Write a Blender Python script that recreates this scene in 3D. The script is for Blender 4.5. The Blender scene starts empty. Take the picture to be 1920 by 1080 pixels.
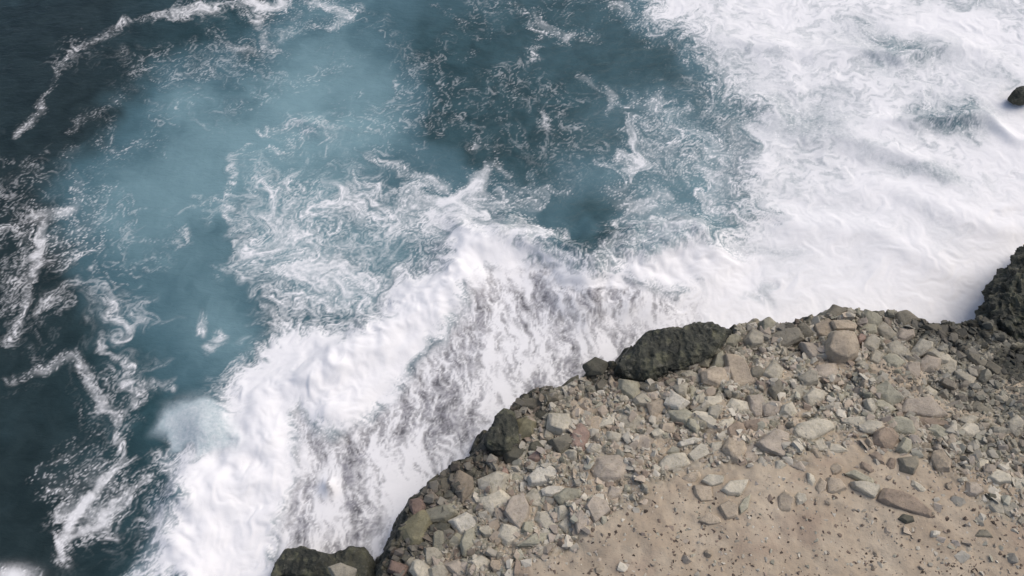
import bpy, bmesh, math, random
import numpy as np
from mathutils import Vector, Matrix

# ------------------------------------------------------------------ camera, sky, sun, exposure
S = bpy.context.scene
COL = S.collection
CAM_H, TILT, HFOV = 50.0, math.radians(32.0), math.radians(60.0)
FPX = 960.0 / math.tan(HFOV / 2)
cd = bpy.data.cameras.new('camera'); cam = bpy.data.objects.new('camera', cd); COL.objects.link(cam)
cam.location = (0, 0, CAM_H); cam.rotation_euler = (TILT, 0, 0)
cd.sensor_width = 36.0; cd.angle = HFOV; cd.clip_start = 0.5; cd.clip_end = 3000
S.camera = cam

SUN_EL, SUN_AZ = math.radians(56), math.radians(62)      # thin overcast, light from out at sea
world = bpy.data.worlds.new('World'); S.world = world; world.use_nodes = True
wn = world.node_tree; wn.nodes.clear()
sky = wn.nodes.new('ShaderNodeTexSky'); sky.sky_type = 'NISHITA'; sky.sun_disc = False
sky.sun_elevation = SUN_EL; sky.sun_rotation = SUN_AZ
sky.air_density = 0.8; sky.dust_density = 3.5; sky.ozone_density = 1.0
bg = wn.nodes.new('ShaderNodeBackground'); bg.inputs[1].default_value = 0.15
wo = wn.nodes.new('ShaderNodeOutputWorld')
wn.links.new(sky.outputs[0], bg.inputs[0]); wn.links.new(bg.outputs[0], wo.inputs[0])
sl = bpy.data.lights.new('sun', 'SUN'); sl.energy = 1.05; sl.angle = math.radians(40); sl.color = (1.0, 0.95, 0.87)
sun = bpy.data.objects.new('sun', sl); COL.objects.link(sun)
sdir = Vector((math.sin(SUN_AZ) * math.cos(SUN_EL), math.cos(SUN_AZ) * math.cos(SUN_EL), math.sin(SUN_EL)))
sun.rotation_euler = sdir.to_track_quat('Z', 'Y').to_euler()
S.view_settings.view_transform = 'Standard'; S.view_settings.look = 'None'
S.view_settings.exposure = 0.12; S.view_settings.gamma = 1.0
S.view_settings.use_curve_mapping = False
S.render.engine = 'CYCLES'

# ------------------------------------------------------------------ helpers
rng = random.Random(7)
nr = np.random.default_rng(11)
_perm = np.random.default_rng(5).permutation(256); _perm = np.concatenate([_perm, _perm, _perm])
_gv = np.random.default_rng(6).normal(size=(256, 3)); _gv /= np.linalg.norm(_gv, axis=1)[:, None]

def perlin(x, y, z=0.0):
    x = np.asarray(x, float); y = np.asarray(y, float); z = np.broadcast_to(np.asarray(z, float), x.shape)
    xi, yi, zi = np.floor(x).astype(int), np.floor(y).astype(int), np.floor(z).astype(int)
    xf, yf, zf = x - xi, y - yi, z - zi
    u, v, w = [t * t * t * (t * (t * 6 - 15) + 10) for t in (xf, yf, zf)]
    def g(a, b, c):
        h = _perm[_perm[_perm[(xi + a) & 255] + ((yi + b) & 255)] + ((zi + c) & 255)]
        G = _gv[h]
        return G[..., 0] * (xf - a) + G[..., 1] * (yf - b) + G[..., 2] * (zf - c)
    def L(t, p, q): return p + t * (q - p)
    if np.all(z == 0):
        return 1.5 * L(v, L(u, g(0, 0, 0), g(1, 0, 0)), L(u, g(0, 1, 0), g(1, 1, 0)))
    return 1.5 * L(w, L(v, L(u, g(0, 0, 0), g(1, 0, 0)), L(u, g(0, 1, 0), g(1, 1, 0))),
                   L(v, L(u, g(0, 0, 1), g(1, 0, 1)), L(u, g(0, 1, 1), g(1, 1, 1))))

def fbm(x, y, oct=4, gain=0.5, off=0.0):
    s = 0; a = 1; f = 1; t = 0
    for i in range(oct):
        s = s + a * perlin(x * f + off + 17.3 * i, y * f - off + 9.1 * i); t += a; a *= gain; f *= 2.03
    return s / t * 1.4

def ridged(x, y, oct=4, off=0.0):
    s = 0; a = 1; f = 1; t = 0
    for i in range(oct):
        s = s + a * (1 - np.abs(perlin(x * f + off + 7.7 * i, y * f - off + 3.1 * i)) * 2); t += a; a *= 0.5; f *= 2.1
    return s / t

def sstep(a, b, x):
    t = np.clip((x - a) / (b - a), 0, 1); return t * t * (3 - 2 * t)

CA, SA = math.cos(TILT), math.sin(TILT)
def unproj(px, py, z):
    dx, dy = (px - 960) / FPX, -(py - 540) / FPX
    vx, vy, vz = dx, dy * CA + SA, dy * SA - CA
    t = (z - CAM_H) / vz
    return vx * t, vy * t, t
def proj(x, y, z):
    zz = z - CAM_H
    cy = y * CA + zz * SA; cz = -y * SA + zz * CA          # camera space, looks along -cz
    d = np.maximum(-cz, 1.0)
    return 960 + FPX * x / d, 540 - FPX * cy / d

def seg_dist(px, py, pts, closed=False):
    d = np.full(px.shape, 1e9)
    n = len(pts)
    for i in range(n if closed else n - 1):
        ax, ay = pts[i]; bx, by = pts[(i + 1) % n]
        ex, ey = bx - ax, by - ay; l2 = ex * ex + ey * ey + 1e-9
        t = np.clip(((px - ax) * ex + (py - ay) * ey) / l2, 0, 1)
        d = np.minimum(d, (px - ax - t * ex) ** 2 + (py - ay - t * ey) ** 2)
    return np.sqrt(d)
def inside(px, py, pts):
    c = np.zeros(px.shape, bool); n = len(pts)
    for i in range(n):
        ax, ay = pts[i]; bx, by = pts[(i + 1) % n]
        if ay == by: continue
        c ^= ((ay > py) != (by > py)) & (px < (bx - ax) * (py - ay) / (by - ay) + ax)
    return c
def sdist(px, py, pts):                                     # positive inside
    d = seg_dist(px, py, pts, True)
    return np.where(inside(px, py, pts), d, -d)

def bl(px, py, cx, cy, rx, ry, a=0.0):
    c, s = math.cos(math.radians(a)), math.sin(math.radians(a)); dx, dy = px - cx, py - cy
    return np.exp(-(((dx * c + dy * s) / rx) ** 2 + ((-dx * s + dy * c) / ry) ** 2))
def link(name, me, mat=None, parent=None):
    o = bpy.data.objects.new(name, me); COL.objects.link(o)
    if mat is not None and not me.materials: me.materials.append(mat)
    if parent: o.parent = parent
    return o
def tag(o, label=None, cat=None, group=None, kind=None):
    if label: o['label'] = label
    if cat: o['category'] = cat
    if group: o['group'] = group
    if kind: o['kind'] = kind
    return o
def mesh_np(name, V, F, smooth=True):
    me = bpy.data.meshes.new(name)
    F = np.asarray(F); n, k = F.shape
    me.vertices.add(len(V)); me.vertices.foreach_set('co', np.asarray(V, np.float32).ravel())
    me.loops.add(n * k); me.loops.foreach_set('vertex_index', F.astype(np.int32).ravel())
    me.polygons.add(n); me.polygons.foreach_set('loop_start', np.arange(0, n * k, k, dtype=np.int32))
    me.polygons.foreach_set('use_smooth', np.full(n, smooth, bool))
    me.update(calc_edges=True); return me
def attr(me, name, vals):
    a = me.attributes.new(name, 'FLOAT', 'POINT'); a.data.foreach_set('value', np.asarray(vals, np.float32))
def attr_col(me, name, rgb):
    a = me.attributes.new(name, 'FLOAT_COLOR', 'POINT')
    a.data.foreach_set('color', np.concatenate([rgb, np.ones((len(rgb), 1))], 1).astype(np.float32).ravel())
def axis(a, b, step, lo, hi):
    mid = list(np.arange(a, b + step, step)); r = []; s = step
    x = mid[-1]
    while x < hi: s *= 1.35; x += s; r.append(x)
    l = []; s = step; x = mid[0]
    while x > lo: s *= 1.35; x -= s; l.append(x)
    return np.array(l[::-1] + mid + r)
def grid(xs, ys):
    X, Y = np.meshgrid(xs, ys); nx, ny = len(xs), len(ys)
    i = (np.arange(ny - 1)[:, None] * nx + np.arange(nx - 1)[None, :]).ravel()
    return X.ravel(), Y.ravel(), np.stack([i, i + 1, i + 1 + nx, i + nx], 1)

# ------------------------------------------------------------------ node helper
class NT:
    def __init__(s, name):
        s.m = bpy.data.materials.new(name); s.m.use_nodes = True
        s.t = s.m.node_tree; s.t.nodes.clear()
        s.out = s.t.nodes.new('ShaderNodeOutputMaterial')
    def n(s, typ, **kw):
        nd = s.t.nodes.new('ShaderNode' + typ)
        for k, v in kw.items(): setattr(nd, k, v)
        return nd
    def set(s, sock, v):
        if hasattr(v, 'is_linked') or isinstance(v, bpy.types.NodeSocket): s.t.links.new(v, sock)
        elif v is not None: sock.default_value = v
    def math(s, op, a, b=None, c=None, clamp=False):
        nd = s.n('Math', operation=op, use_clamp=clamp)
        for i, v in enumerate((a, b, c)):
            if v is not None: s.set(nd.inputs[i], v)
        return nd.outputs[0]
    def vmath(s, op, a, b=None, scale=None):
        nd = s.n('VectorMath', operation=op); s.set(nd.inputs[0], a)
        if b is not None: s.set(nd.inputs[1], b)
        if scale is not None: s.set(nd.inputs['Scale'], scale)
        return nd.outputs[0]
    def noise(s, vec, scale, detail=4, rough=0.55, dist=0.0, out='Fac', typ='FBM', dim='3D'):
        nd = s.n('TexNoise', noise_type=typ, noise_dimensions=dim)
        s.set(nd.inputs['Vector'], vec); s.set(nd.inputs['Scale'], scale); s.set(nd.inputs['Detail'], detail)
        s.set(nd.inputs['Roughness'], rough); s.set(nd.inputs['Distortion'], dist)
        return nd.outputs['Fac' if out == 'Fac' else 'Color']
    def ss(s, a, b, x):
        nd = s.n('MapRange', interpolation_type='SMOOTHSTEP')
        s.set(nd.inputs[0], x); s.set(nd.inputs[1], a); s.set(nd.inputs[2], b)
        return nd.outputs[0]
    def rng(s, x, a, b, c, d):
        nd = s.n('MapRange'); s.set(nd.inputs[0], x)
        for i, v in enumerate((a, b, c, d)): s.set(nd.inputs[1 + i], v)
        return nd.outputs[0]
    def mix(s, f, a, b, blend='MIX'):
        nd = s.n('Mix', data_type='RGBA', blend_type=blend); s.set(nd.inputs[0], f)
        s.set(nd.inputs[6], a if not isinstance(a, tuple) else (*a, 1)); s.set(nd.inputs[7], b if not isinstance(b, tuple) else (*b, 1))
        return nd.outputs[2]
    def attr(s, name, out='Fac'):
        return s.n('Attribute', attribute_name=name).outputs[out]
    def finish(s, color, rough, normal=None, ior=1.45, spec=0.5):
        b = s.n('BsdfPrincipled')
        s.set(b.inputs['Base Color'], color if not isinstance(color, tuple) else (*color, 1)); s.set(b.inputs['Roughness'], rough)
        s.set(b.inputs['IOR'], ior); s.set(b.inputs['Specular IOR Level'], spec)
        if normal: s.set(b.inputs['Normal'], normal)
        s.t.links.new(b.outputs[0], s.out.inputs[0]); return s.m
    def bump(s, h, strength, dist=0.1, normal=None):
        nd = s.n('Bump'); s.set(nd.inputs['Height'], h); s.set(nd.inputs['Strength'], strength); s.set(nd.inputs['Distance'], dist)
        if normal: s.set(nd.inputs['Normal'], normal)
        return nd.outputs[0]

def sea_material():
    m = NT('sea_water')
    P = m.n('TexCoord').outputs['Object']
    P = m.vmath('MULTIPLY', P, (1, 1, 0))
    cover, thick, air, wash, tint = [m.attr(k) for k in ('cover', 'thick', 'air', 'wash', 'tint')]
    fine = m.noise(P, 4.0, 4, 0.65); mid = m.noise(P, 1.3, 4, 0.6)
    edge = m.math('SUBTRACT', 1.0, m.math('ABSOLUTE', m.math('SUBTRACT', m.math('MULTIPLY', cover, 2.0), 1.0)), clamp=True)
    total = m.math('ADD', cover, m.math('MULTIPLY', m.math('MULTIPLY', m.math('SUBTRACT', fine, 0.5), 0.9), edge), clamp=True)
    deep = m.mix(tint, (0.017, 0.030, 0.031), (0.030, 0.072, 0.082))
    deep = m.mix(m.ss(0.3, 0.7, m.noise(P, 0.55, 5, 0.6, 0.6)), m.mix(1.0, deep, (0.72, 0.76, 0.76), 'MULTIPLY'), m.mix(1.0, deep, (1.25, 1.2, 1.2), 'MULTIPLY'))
    c = m.mix(m.ss(0.0, 0.55, air), deep, (0.072, 0.142, 0.165))
    c = m.mix(m.ss(0.45, 1.05, air), c, (0.205, 0.330, 0.355))
    c = m.mix(wash, c, m.mix(m.ss(0.38, 0.62, mid), (0.115, 0.113, 0.120), (0.27, 0.265, 0.28)))
    white = m.mix(mid, (0.80, 0.79, 0.775), (0.875, 0.865, 0.845))
    col = m.mix(total, c, white)
    rip = m.noise(m.vmath('MULTIPLY', P, (0.75, 1.5, 0)), 1.3, 6, 0.62, 0.3)
    nrm = m.bump(rip, m.math('SUBTRACT', 0.55, m.math('MULTIPLY', total, 0.5)), 0.16)
    nrm = m.bump(m.math('ADD', total, m.math('MULTIPLY', m.noise(P, 2.6, 5, 0.68), m.math('MULTIPLY', thick, 0.7))), 0.28, 0.09, nrm)
    return m.finish(col, m.rng(total, 0, 0.6, 0.16, 0.8), nrm, 1.33, m.rng(total, 0, 1, 0.45, 0.2))

def rock_material():                                        # colour comes from each object's own colour
    m = NT('limestone')
    P = m.n('TexCoord').outputs['Object']
    oi = m.n('ObjectInfo')
    off = m.vmath('SCALE', (13.1, 7.7, 3.3), scale=m.math('MULTIPLY', oi.outputs['Random'], 9.0))
    Q = m.vmath('ADD', P, off)
    n1 = m.noise(Q, 1.3, 5, 0.6); n2 = m.noise(Q, 6.0, 5, 0.65); n3 = m.noise(Q, 16, 3, 0.6)
    c = m.mix(m.ss(0.35, 0.7, n1), m.mix(1.0, oi.outputs['Color'], (0.80, 0.80, 0.78), 'MULTIPLY'), m.mix(1.0, oi.outputs['Color'], (1.14, 1.12, 1.06), 'MULTIPLY'))
    c = m.mix(m.math('MULTIPLY', m.ss(0.50, 0.66, n2), 0.55), c, m.mix(1.0, c, (0.62, 0.62, 0.55), 'MULTIPLY'))
    c = m.mix(m.math('MULTIPLY', m.ss(0.60, 0.70, n3), 0.6), c, m.mix(1.0, c, (0.45, 0.43, 0.40), 'MULTIPLY'))
    h = m.math('ADD', n2, m.math('MULTIPLY', n3, 0.5))
    return m.finish(c, 0.85, m.bump(h, 0.6, 0.10), spec=0.3)

def tint_material(name, rough=0.85, contrast=1.0):          # colour comes from a per-stone colour attribute
    m = NT(name)
    P = m.n('TexCoord').outputs['Object']
    col = m.attr('tint', 'Color')
    n2 = m.noise(P, 5.0, 5, 0.65)
    c = m.mix(m.math('MULTIPLY', m.ss(0.48, 0.68, n2), 0.5 * contrast), col, m.mix(1.0, col, (0.6, 0.6, 0.55), 'MULTIPLY'))
    return m.finish(c, rough, m.bump(n2, 0.5, 0.08), spec=0.3)

def ground_material():
    m = NT('coast_ground')
    P = m.n('TexCoord').outputs['Object']
    wet, sand = m.attr('wet'), m.attr('sand')
    n1 = m.noise(P, 0.35, 5, 0.6); n2 = m.noise(P, 1.7, 6, 0.65); n3 = m.noise(P, 7.0, 4, 0.65)
    dirt = m.mix(m.ss(0.35, 0.68, n1), (0.360, 0.290, 0.208), (0.470, 0.395, 0.292))
    dirt = m.mix(m.math('MULTIPLY', m.ss(0.5, 0.72, n2), 0.45), dirt, (0.355, 0.295, 0.222))
    dirt = m.mix(m.math('MULTIPLY', m.ss(0.62, 0.7, n3), 0.5), dirt, (0.20, 0.165, 0.13))
    blk = m.attr('block'); rub = m.mix(blk, (0.245, 0.228, 0.172), (0.400, 0.370, 0.295))
    rub = m.mix(m.math('MULTIPLY', m.ss(0.42, 0.68, n2), 0.6), rub, m.mix(1.0, rub, (0.62, 0.62, 0.54), 'MULTIPLY'))
    rub = m.mix(m.math('MULTIPLY', m.ss(0.56, 0.7, n3), 0.5), rub, m.mix(1.0, rub, (0.55, 0.53, 0.48), 'MULTIPLY'))
    c = m.mix(m.attr('grit'), rub, dirt)
    c = m.mix(m.math('MULTIPLY', m.ss(0.56, 0.70, m.noise(P, 0.28, 3, 0.5)), m.math('MULTIPLY', sand, 0.55)), c, (0.285, 0.210, 0.155))
    dark = m.mix(m.ss(0.4, 0.65, n2), (0.030, 0.032, 0.025), (0.120, 0.112, 0.080))
    c = m.mix(m.ss(0.35, 0.65, m.math('ADD', wet, m.math('MULTIPLY', m.math('SUBTRACT', n2, 0.5), 0.7))), c, dark)
    h = m.math('ADD', n2, m.math('MULTIPLY', n3, 0.4))
    return m.finish(c, m.rng(wet, 0, 1, 0.9, 0.6), m.bump(h, 0.55, 0.15), spec=0.3)

def dark_rock_material():
    m = NT('wet_dark_rock')
    P = m.n('TexCoord').outputs['Object']
    n1 = m.noise(P, 0.7, 5, 0.62); n2 = m.noise(P, 3.0, 6, 0.68); n3 = m.noise(P, 1.6, 3, 0.5)
    c = m.mix(m.ss(0.35, 0.7, n1), (0.026, 0.028, 0.021), (0.085, 0.084, 0.058))
    c = m.mix(m.math('MULTIPLY', m.ss(0.52, 0.7, n3), 0.7), c, (0.130, 0.128, 0.075))
    c = m.mix(m.math('MULTIPLY', m.ss(0.56, 0.72, n2), 0.6), c, (0.215, 0.205, 0.165))
    return m.finish(c, 0.6, m.bump(n2, 0.8, 0.2), spec=0.4)

M_SEA, M_ROCK, M_GROUND, M_DARK = sea_material(), rock_material(), ground_material(), dark_rock_material()
M_RUBBLE, M_PEB = tint_material('rubble_stone'), tint_material('dark_pebble', 0.9, 0.4)

# ------------------------------------------------------------------ the coast: edge of the cliff as seen, laid on its own height
EDGE_Z = 4.0
edge_px = [(640, 1180), (690, 1110), (715, 1080), (735, 1020), (760, 960), (790, 915), (830, 890), (880, 860), (905, 825), (925, 790), (965, 755), (1005, 735),
           (1060, 715), (1105, 690), (1140, 680), (1160, 685), (1190, 645), (1215, 630), (1280, 622), (1325, 612), (1365, 618), (1400, 602), (1440, 598),
           (1480, 610), (1525, 586), (1570, 575), (1610, 583), (1640, 580), (1690, 590), (1740, 606), (1780, 604), (1830, 600), (1875, 598), (1915, 575),
           (1960, 520), (2010, 460), (2100, 400), (2200, 380)]
edge_w = [unproj(x, y, EDGE_Z)[:2] for x, y in edge_px]
land_poly = [(-14, -60), (-10.5, -10), (-9.5, 2)] + edge_w + [(70, 46), (400, 60), (400, -300), (-30, -300)]

sand_px = [(930, 1100), (965, 1062), (1040, 1016), (1085, 1000), (1154, 952), (1200, 930), (1222, 890), (1357, 852), (1440, 862), (1500, 850), (1590, 818), (1640, 828),
           (1700, 850), (1760, 872), (1800, 905), (1850, 960), (1930, 1010), (2100, 1080), (2100, 1500), (700, 1500)]
sand_w = [unproj(x, y, 6.0)[:2] for x, y in sand_px]

def worley(x, y, seed):                                      # packed angular blocks: nearest cell, its own height and tilt, gap to the next
    xi, yi = np.floor(x).astype(int), np.floor(y).astype(int)
    f1 = np.full(x.shape, 9.0); f2 = f1.copy(); hh = np.zeros(x.shape)
    for a in (-1, 0, 1):
        for b in (-1, 0, 1):
            k = _perm[_perm[(xi + a + seed) & 255] + ((yi + b) & 255)]
            k2 = _perm[k + 37]; k3 = _perm[k + 91]; k4 = _perm[k + 143]; k5 = _perm[k + 200]
            dx, dy = xi + a + 0.1 + 0.8 * k / 255 - x, yi + b + 0.1 + 0.8 * k2 / 255 - y
            d = np.abs(dx) * 0.55 + np.sqrt(dx * dx + dy * dy) * 0.6
            h = k3 / 255 + (k4 / 255 - 0.5) * dx * 1.1 + (k5 / 255 - 0.5) * dy * 1.1
            new = d < f1
            f2 = np.where(new, f1, np.minimum(f2, d)); hh = np.where(new, h, hh); f1 = np.where(new, d, f1)
    return hh, f2 - f1

def land_height(X, Y):
    sd0 = sdist(X, Y, land_poly)
    sd = sd0 + 0.55 * fbm(X * 0.45, Y * 0.45, 4) + 0.18 * fbm(X * 1.7, Y * 1.7, 3, off=4)
    sand = sstep(-0.7, 0.9, sdist(X, Y, sand_w) + 0.9 * fbm(X * 0.5, Y * 0.5, 4, off=9))
    up = EDGE_Z + 2.4 * sstep(0, 13, sd) + 0.02 * np.clip(sd, 0, 60)
    dn = EDGE_Z + sd * 3.2
    z = np.where(sd > 0, up, np.maximum(dn, -5.0))
    grit = np.maximum(sand, 0.95 * sstep(0.0, 0.34, fbm(X * 0.33, Y * 0.42, 4, off=81)) * sstep(1.5, 3.5, sd))       # earth showing between the rocks
    gpx, gpy = proj(X, Y, z)
    for cx, cy, rx, ry in ((1690, 700, 55, 22), (1640, 845, 60, 26), (1745, 765, 45, 20), (1560, 690, 40, 16), (1240, 840, 40, 16), (1100, 760, 40, 14), (1450, 700, 30, 14)):   # bare earth up among the rocks
        grit = np.maximum(grit, sstep(0.3, 0.7, bl(gpx + 14 * fbm(X, Y, 2), gpy, cx, cy, rx * 1.3, ry * 1.3)))
    rough = 1 - 0.9 * np.maximum(sand, grit * 0.8)
    jx, jy = X + 0.25 * fbm(X, Y, 3, off=61), Y + 0.25 * fbm(X, Y, 3, off=67)
    ca, sa_ = math.cos(0.5), math.sin(0.5); bx, by = jx * ca + jy * sa_, -jx * sa_ + jy * ca
    h1, g1 = worley(bx * 0.62, by * 0.85, 3); h2, g2 = worley(bx * 1.5, by * 1.9, 11); h3, g3 = worley(bx * 3.4, by * 3.9, 5)
    cracks = np.minimum(np.minimum(sstep(0, .12, g1), 0.25 + sstep(0, .15, g2)), 0.6 + sstep(0, .2, g3))
    z = z + rough * np.where(sd > -2, 1, 0) * (0.42 * (h1 - .5) + 0.26 * (h2 - .5) + 0.12 * (h3 - .5) - 0.22 * (1 - np.clip(cracks, 0, 1)))
    z = z + rough * 0.30 * fbm(X * 0.45, Y * 0.45, 4, off=2)
    z = z + 0.22 * fbm(X * 0.13, Y * 0.13, 3, off=7) + sand * (0.12 * fbm(X * 0.6, Y * 0.6, 5, off=6) + 0.10 * ridged(X * 0.35 + 0.2 * Y, Y * 0.5, 3, off=1))
    for cx, cy, r_, dz in ((1600, 1000, 75, -0.22), (1480, 1000, 60, -0.15), (1640, 870, 60, -0.18), (1260, 960, 70, -0.10), (1800, 1030, 60, -0.12)):   # hollows worn in the flat
        gx, gy, _ = unproj(cx, cy, 6.3); z = z + dz * np.exp(-((X - gx) ** 2 + ((Y - gy) * 0.8) ** 2) / (r_ * .033) ** 2)
    wet = 0.85 * sstep(2.6, 0.3, sd + 0.9 * fbm(X * 0.5, Y * 0.5, 3, off=12))
    px, py = proj(X, Y, z)
    for cx, cy, r in ((1250, 660, 95), (930, 830, 70), (1880, 560, 120), (800, 990, 75), (560, 1060, 120), (1900, 680, 60)):
        wet = np.maximum(wet, 0.8 * sstep(r, r * 0.45, np.hypot(px - cx, (py - cy) * 1.2)))
    for cx, cy, r in ((1420, 625, 60), (1580, 610, 85), (1070, 725, 40), (1680, 610, 50)):   # drier stretches of the rim
        wet = wet * (1 - 0.75 * sstep(r, r * 0.5, np.hypot(px - cx, py - cy)))
    return z, sd, sand, wet, np.mod(h1 * 7.3 + 3 * np.round(h2 * 2), 1.0), grit

xs = axis(-12, 38, 0.095, -40, 300); ys = axis(3, 36, 0.095, -200, 62)
X, Y, F = grid(xs, ys)
Z, SD, SAND, WET, BLOCK, GRIT = land_height(X, Y)
keep = (SD > -4)[F].any(axis=1)
used = np.zeros(len(X), bool); used[F[keep].ravel()] = True
idx = np.cumsum(used) - 1
me = mesh_np('cliff_ground', np.stack([X, Y, Z], 1)[used], idx[F[keep]])
attr(me, 'wet', WET[used]); attr(me, 'sand', SAND[used]); attr(me, 'block', BLOCK[used]); attr(me, 'grit', GRIT[used])
land = link('ground', me, M_GROUND)
tag(land, 'tan rocky clifftop ground sloping from rubble rim to sandy flat', 'ground', kind='structure')
GX, GY, GZ, GS, GD = xs, ys, Z.reshape(len(ys), len(xs)), SAND.reshape(len(ys), len(xs)), SD.reshape(len(ys), len(xs))
GW = WET.reshape(len(ys), len(xs)); GR = GRIT.reshape(len(ys), len(xs))
def sample(G, x, y):
    x = np.asarray(x, float); y = np.asarray(y, float)
    i = np.clip(np.searchsorted(GX, x) - 1, 0, len(GX) - 2); j = np.clip(np.searchsorted(GY, y) - 1, 0, len(GY) - 2)
    u = np.clip((x - GX[i]) / (GX[i + 1] - GX[i]), 0, 1); v = np.clip((y - GY[j]) / (GY[j + 1] - GY[j]), 0, 1)
    return (G[j, i] * (1 - u) + G[j, i + 1] * u) * (1 - v) + (G[j + 1, i] * (1 - u) + G[j + 1, i + 1] * u) * v
def ground_at(px, py):                                      # where the sight line through a photo pixel meets the ground
    for z in np.arange(9.0, 1.0, -0.1):
        x, y, t = unproj(px, py, z)
        if sample(GZ, x, y) >= z: return x, y, float(sample(GZ, x, y)), t
    x, y, t = unproj(px, py, EDGE_Z); return x, y, EDGE_Z, t

# ------------------------------------------------------------------ the sea and its foam
def field(n, lo, hi, seed, slope=1.0):                      # tileable noise with wavelengths lo..hi (in texels)
    g = np.random.default_rng(seed); f = np.fft.fftfreq(n)
    k = np.hypot(f[:, None], f[None, :]); k[0, 0] = 1
    a = k ** (-slope) * np.exp(-(k * lo) ** 2 * 0.5) * (1 - np.exp(-(k * hi) ** 2 * 2)); a[0, 0] = 0
    t = np.fft.ifft2(np.fft.fft2(g.normal(size=(n, n))) * a).real
    return t / t.std()
def look(T, u, v):                                          # bilinear, wrapping
    n = T.shape[0]; u = np.mod(u, n); v = np.mod(v, n)
    i = u.astype(int); j = v.astype(int); a = u - i; b = v - j; i %= n; j %= n; i1 = (i + 1) % n; j1 = (j + 1) % n
    return (T[j, i] * (1 - a) + T[j, i1] * a) * (1 - b) + (T[j1, i] * (1 - a) + T[j1, i1] * a) * b
NT_, TX = 1024, 0.11                                        # one texel is 11 cm of sea, the tile 113 m
PSI = field(NT_, 6, 90, 1, 2.2)                            # stream function of the churning water
VY_, VX_ = np.gradient(PSI); VX_, VY_ = VY_, -VX_
_s = np.sqrt((VX_ ** 2 + VY_ ** 2).mean()); VX_ /= _s; VY_ /= _s
N1, N2, N3 = field(NT_, 7, 44, 2, 1.3), field(NT_, 4, 22, 3, 1.2), field(NT_, 2.6, 12, 4, 1.0)
NB, NC, NF = field(NT_, 12, 200, 5, 1.9), field(NT_, 8, 80, 6, 1.7), field(NT_, 1.5, 24, 7, 1.0)
def churn(x, y, steps, dt):
    u, v = x / TX, y / TX
    for i in range(steps):
        a, b = look(VX_, u, v), look(VY_, u, v)
        u = u + dt * a; v = v + dt * b
    return u, v

EC = lambda *p: list(p)
main_wave = EC((250, 1100), (265, 1050), (300, 985), (312, 930), (330, 860), (380, 815), (425, 770), (450, 700), (480, 655), (525, 615), (600, 618), (690, 602),
               (735, 560), (745, 525), (800, 500), (838, 470), (850, 425), (905, 432), (940, 448), (1000, 435), (1060, 470), (1110, 502), (1150, 500), (1170, 478), (1275, 462),
               (1320, 440), (1440, 500), (1460, 600), (1400, 585), (1330, 562), (1290, 552), (1235, 560), (1180, 532), (1130, 545), (1060, 540), (1010, 508), (960, 522), (900, 520),
               (872, 560), (862, 612), (800, 650), (772, 700), (745, 742), (690, 792), (650, 826), (610, 826), (578, 800), (562, 772), (552, 800), (552, 835), (566, 900), (545, 970), (520, 1020), (500, 1100))
white_right = EC((1150, -60), (1180, 5), (1235, 50), (1290, 75), (1298, 125), (1330, 190), (1392, 222), (1400, 300), (1412, 360), (1385, 420), (1310, 450), (1270, 520), (1235, 580), (1215, 640), (1250, 720),
                 (1500, 700), (1800, 700), (1900, 700), (2300, 500), (2500, 0), (2300, -400), (1150, -200))
wash = EC((556, 772), (578, 800), (620, 836), (690, 795), (772, 700), (862, 612), (890, 510), (1010, 500), (1180, 528), (1245, 556), (1330, 570), (1300, 640), (1200, 660), (1160, 720),
          (1060, 750), (960, 800), (930, 850), (800, 950), (760, 1020), (720, 1100), (510, 1100), (525, 1010), (560, 900))
lace_mid = EC((395, 430), (410, 350), (450, 285), (490, 240), (560, 228), (650, 245), (690, 290), (760, 310), (830, 345), (900, 310), (960, 325), (1020, 282), (1100, 300), (1150, 270), (1175, 240),
              (1150, 190), (1110, 145), (1180, 160), (1290, 190), (1400, 250), (1440, 400), (1290, 470), (1150, 500), (1060, 470), (900, 440), (740, 540), (700, 620), (520, 640), (510, 520), (440, 470))
milky = EC((140, 170), (300, 80), (470, 35), (620, -10), (740, 0), (765, 200), (720, 300), (600, 320), (420, 420), (470, 520), (520, 620), (430, 720), (330, 750), (260, 640), (160, 520), (130, 320))
main_crest = EC((280, 1120), (330, 1000), (430, 880), (520, 780), (640, 720), (760, 640), (830, 560), (890, 490), (1000, 475), (1120, 520), (1220, 500), (1330, 500))
left = EC((-60, 260), (40, 230), (110, 110), (260, 30), (500, -30), (820, -30), (860, 20), (640, 140), (400, 200), (300, 330), (200, 470), (330, 560), (420, 640), (330, 740), (300, 900), (230, 1000), (90, 1060), (80, 700), (-30, 720), (-30, 400))
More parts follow.
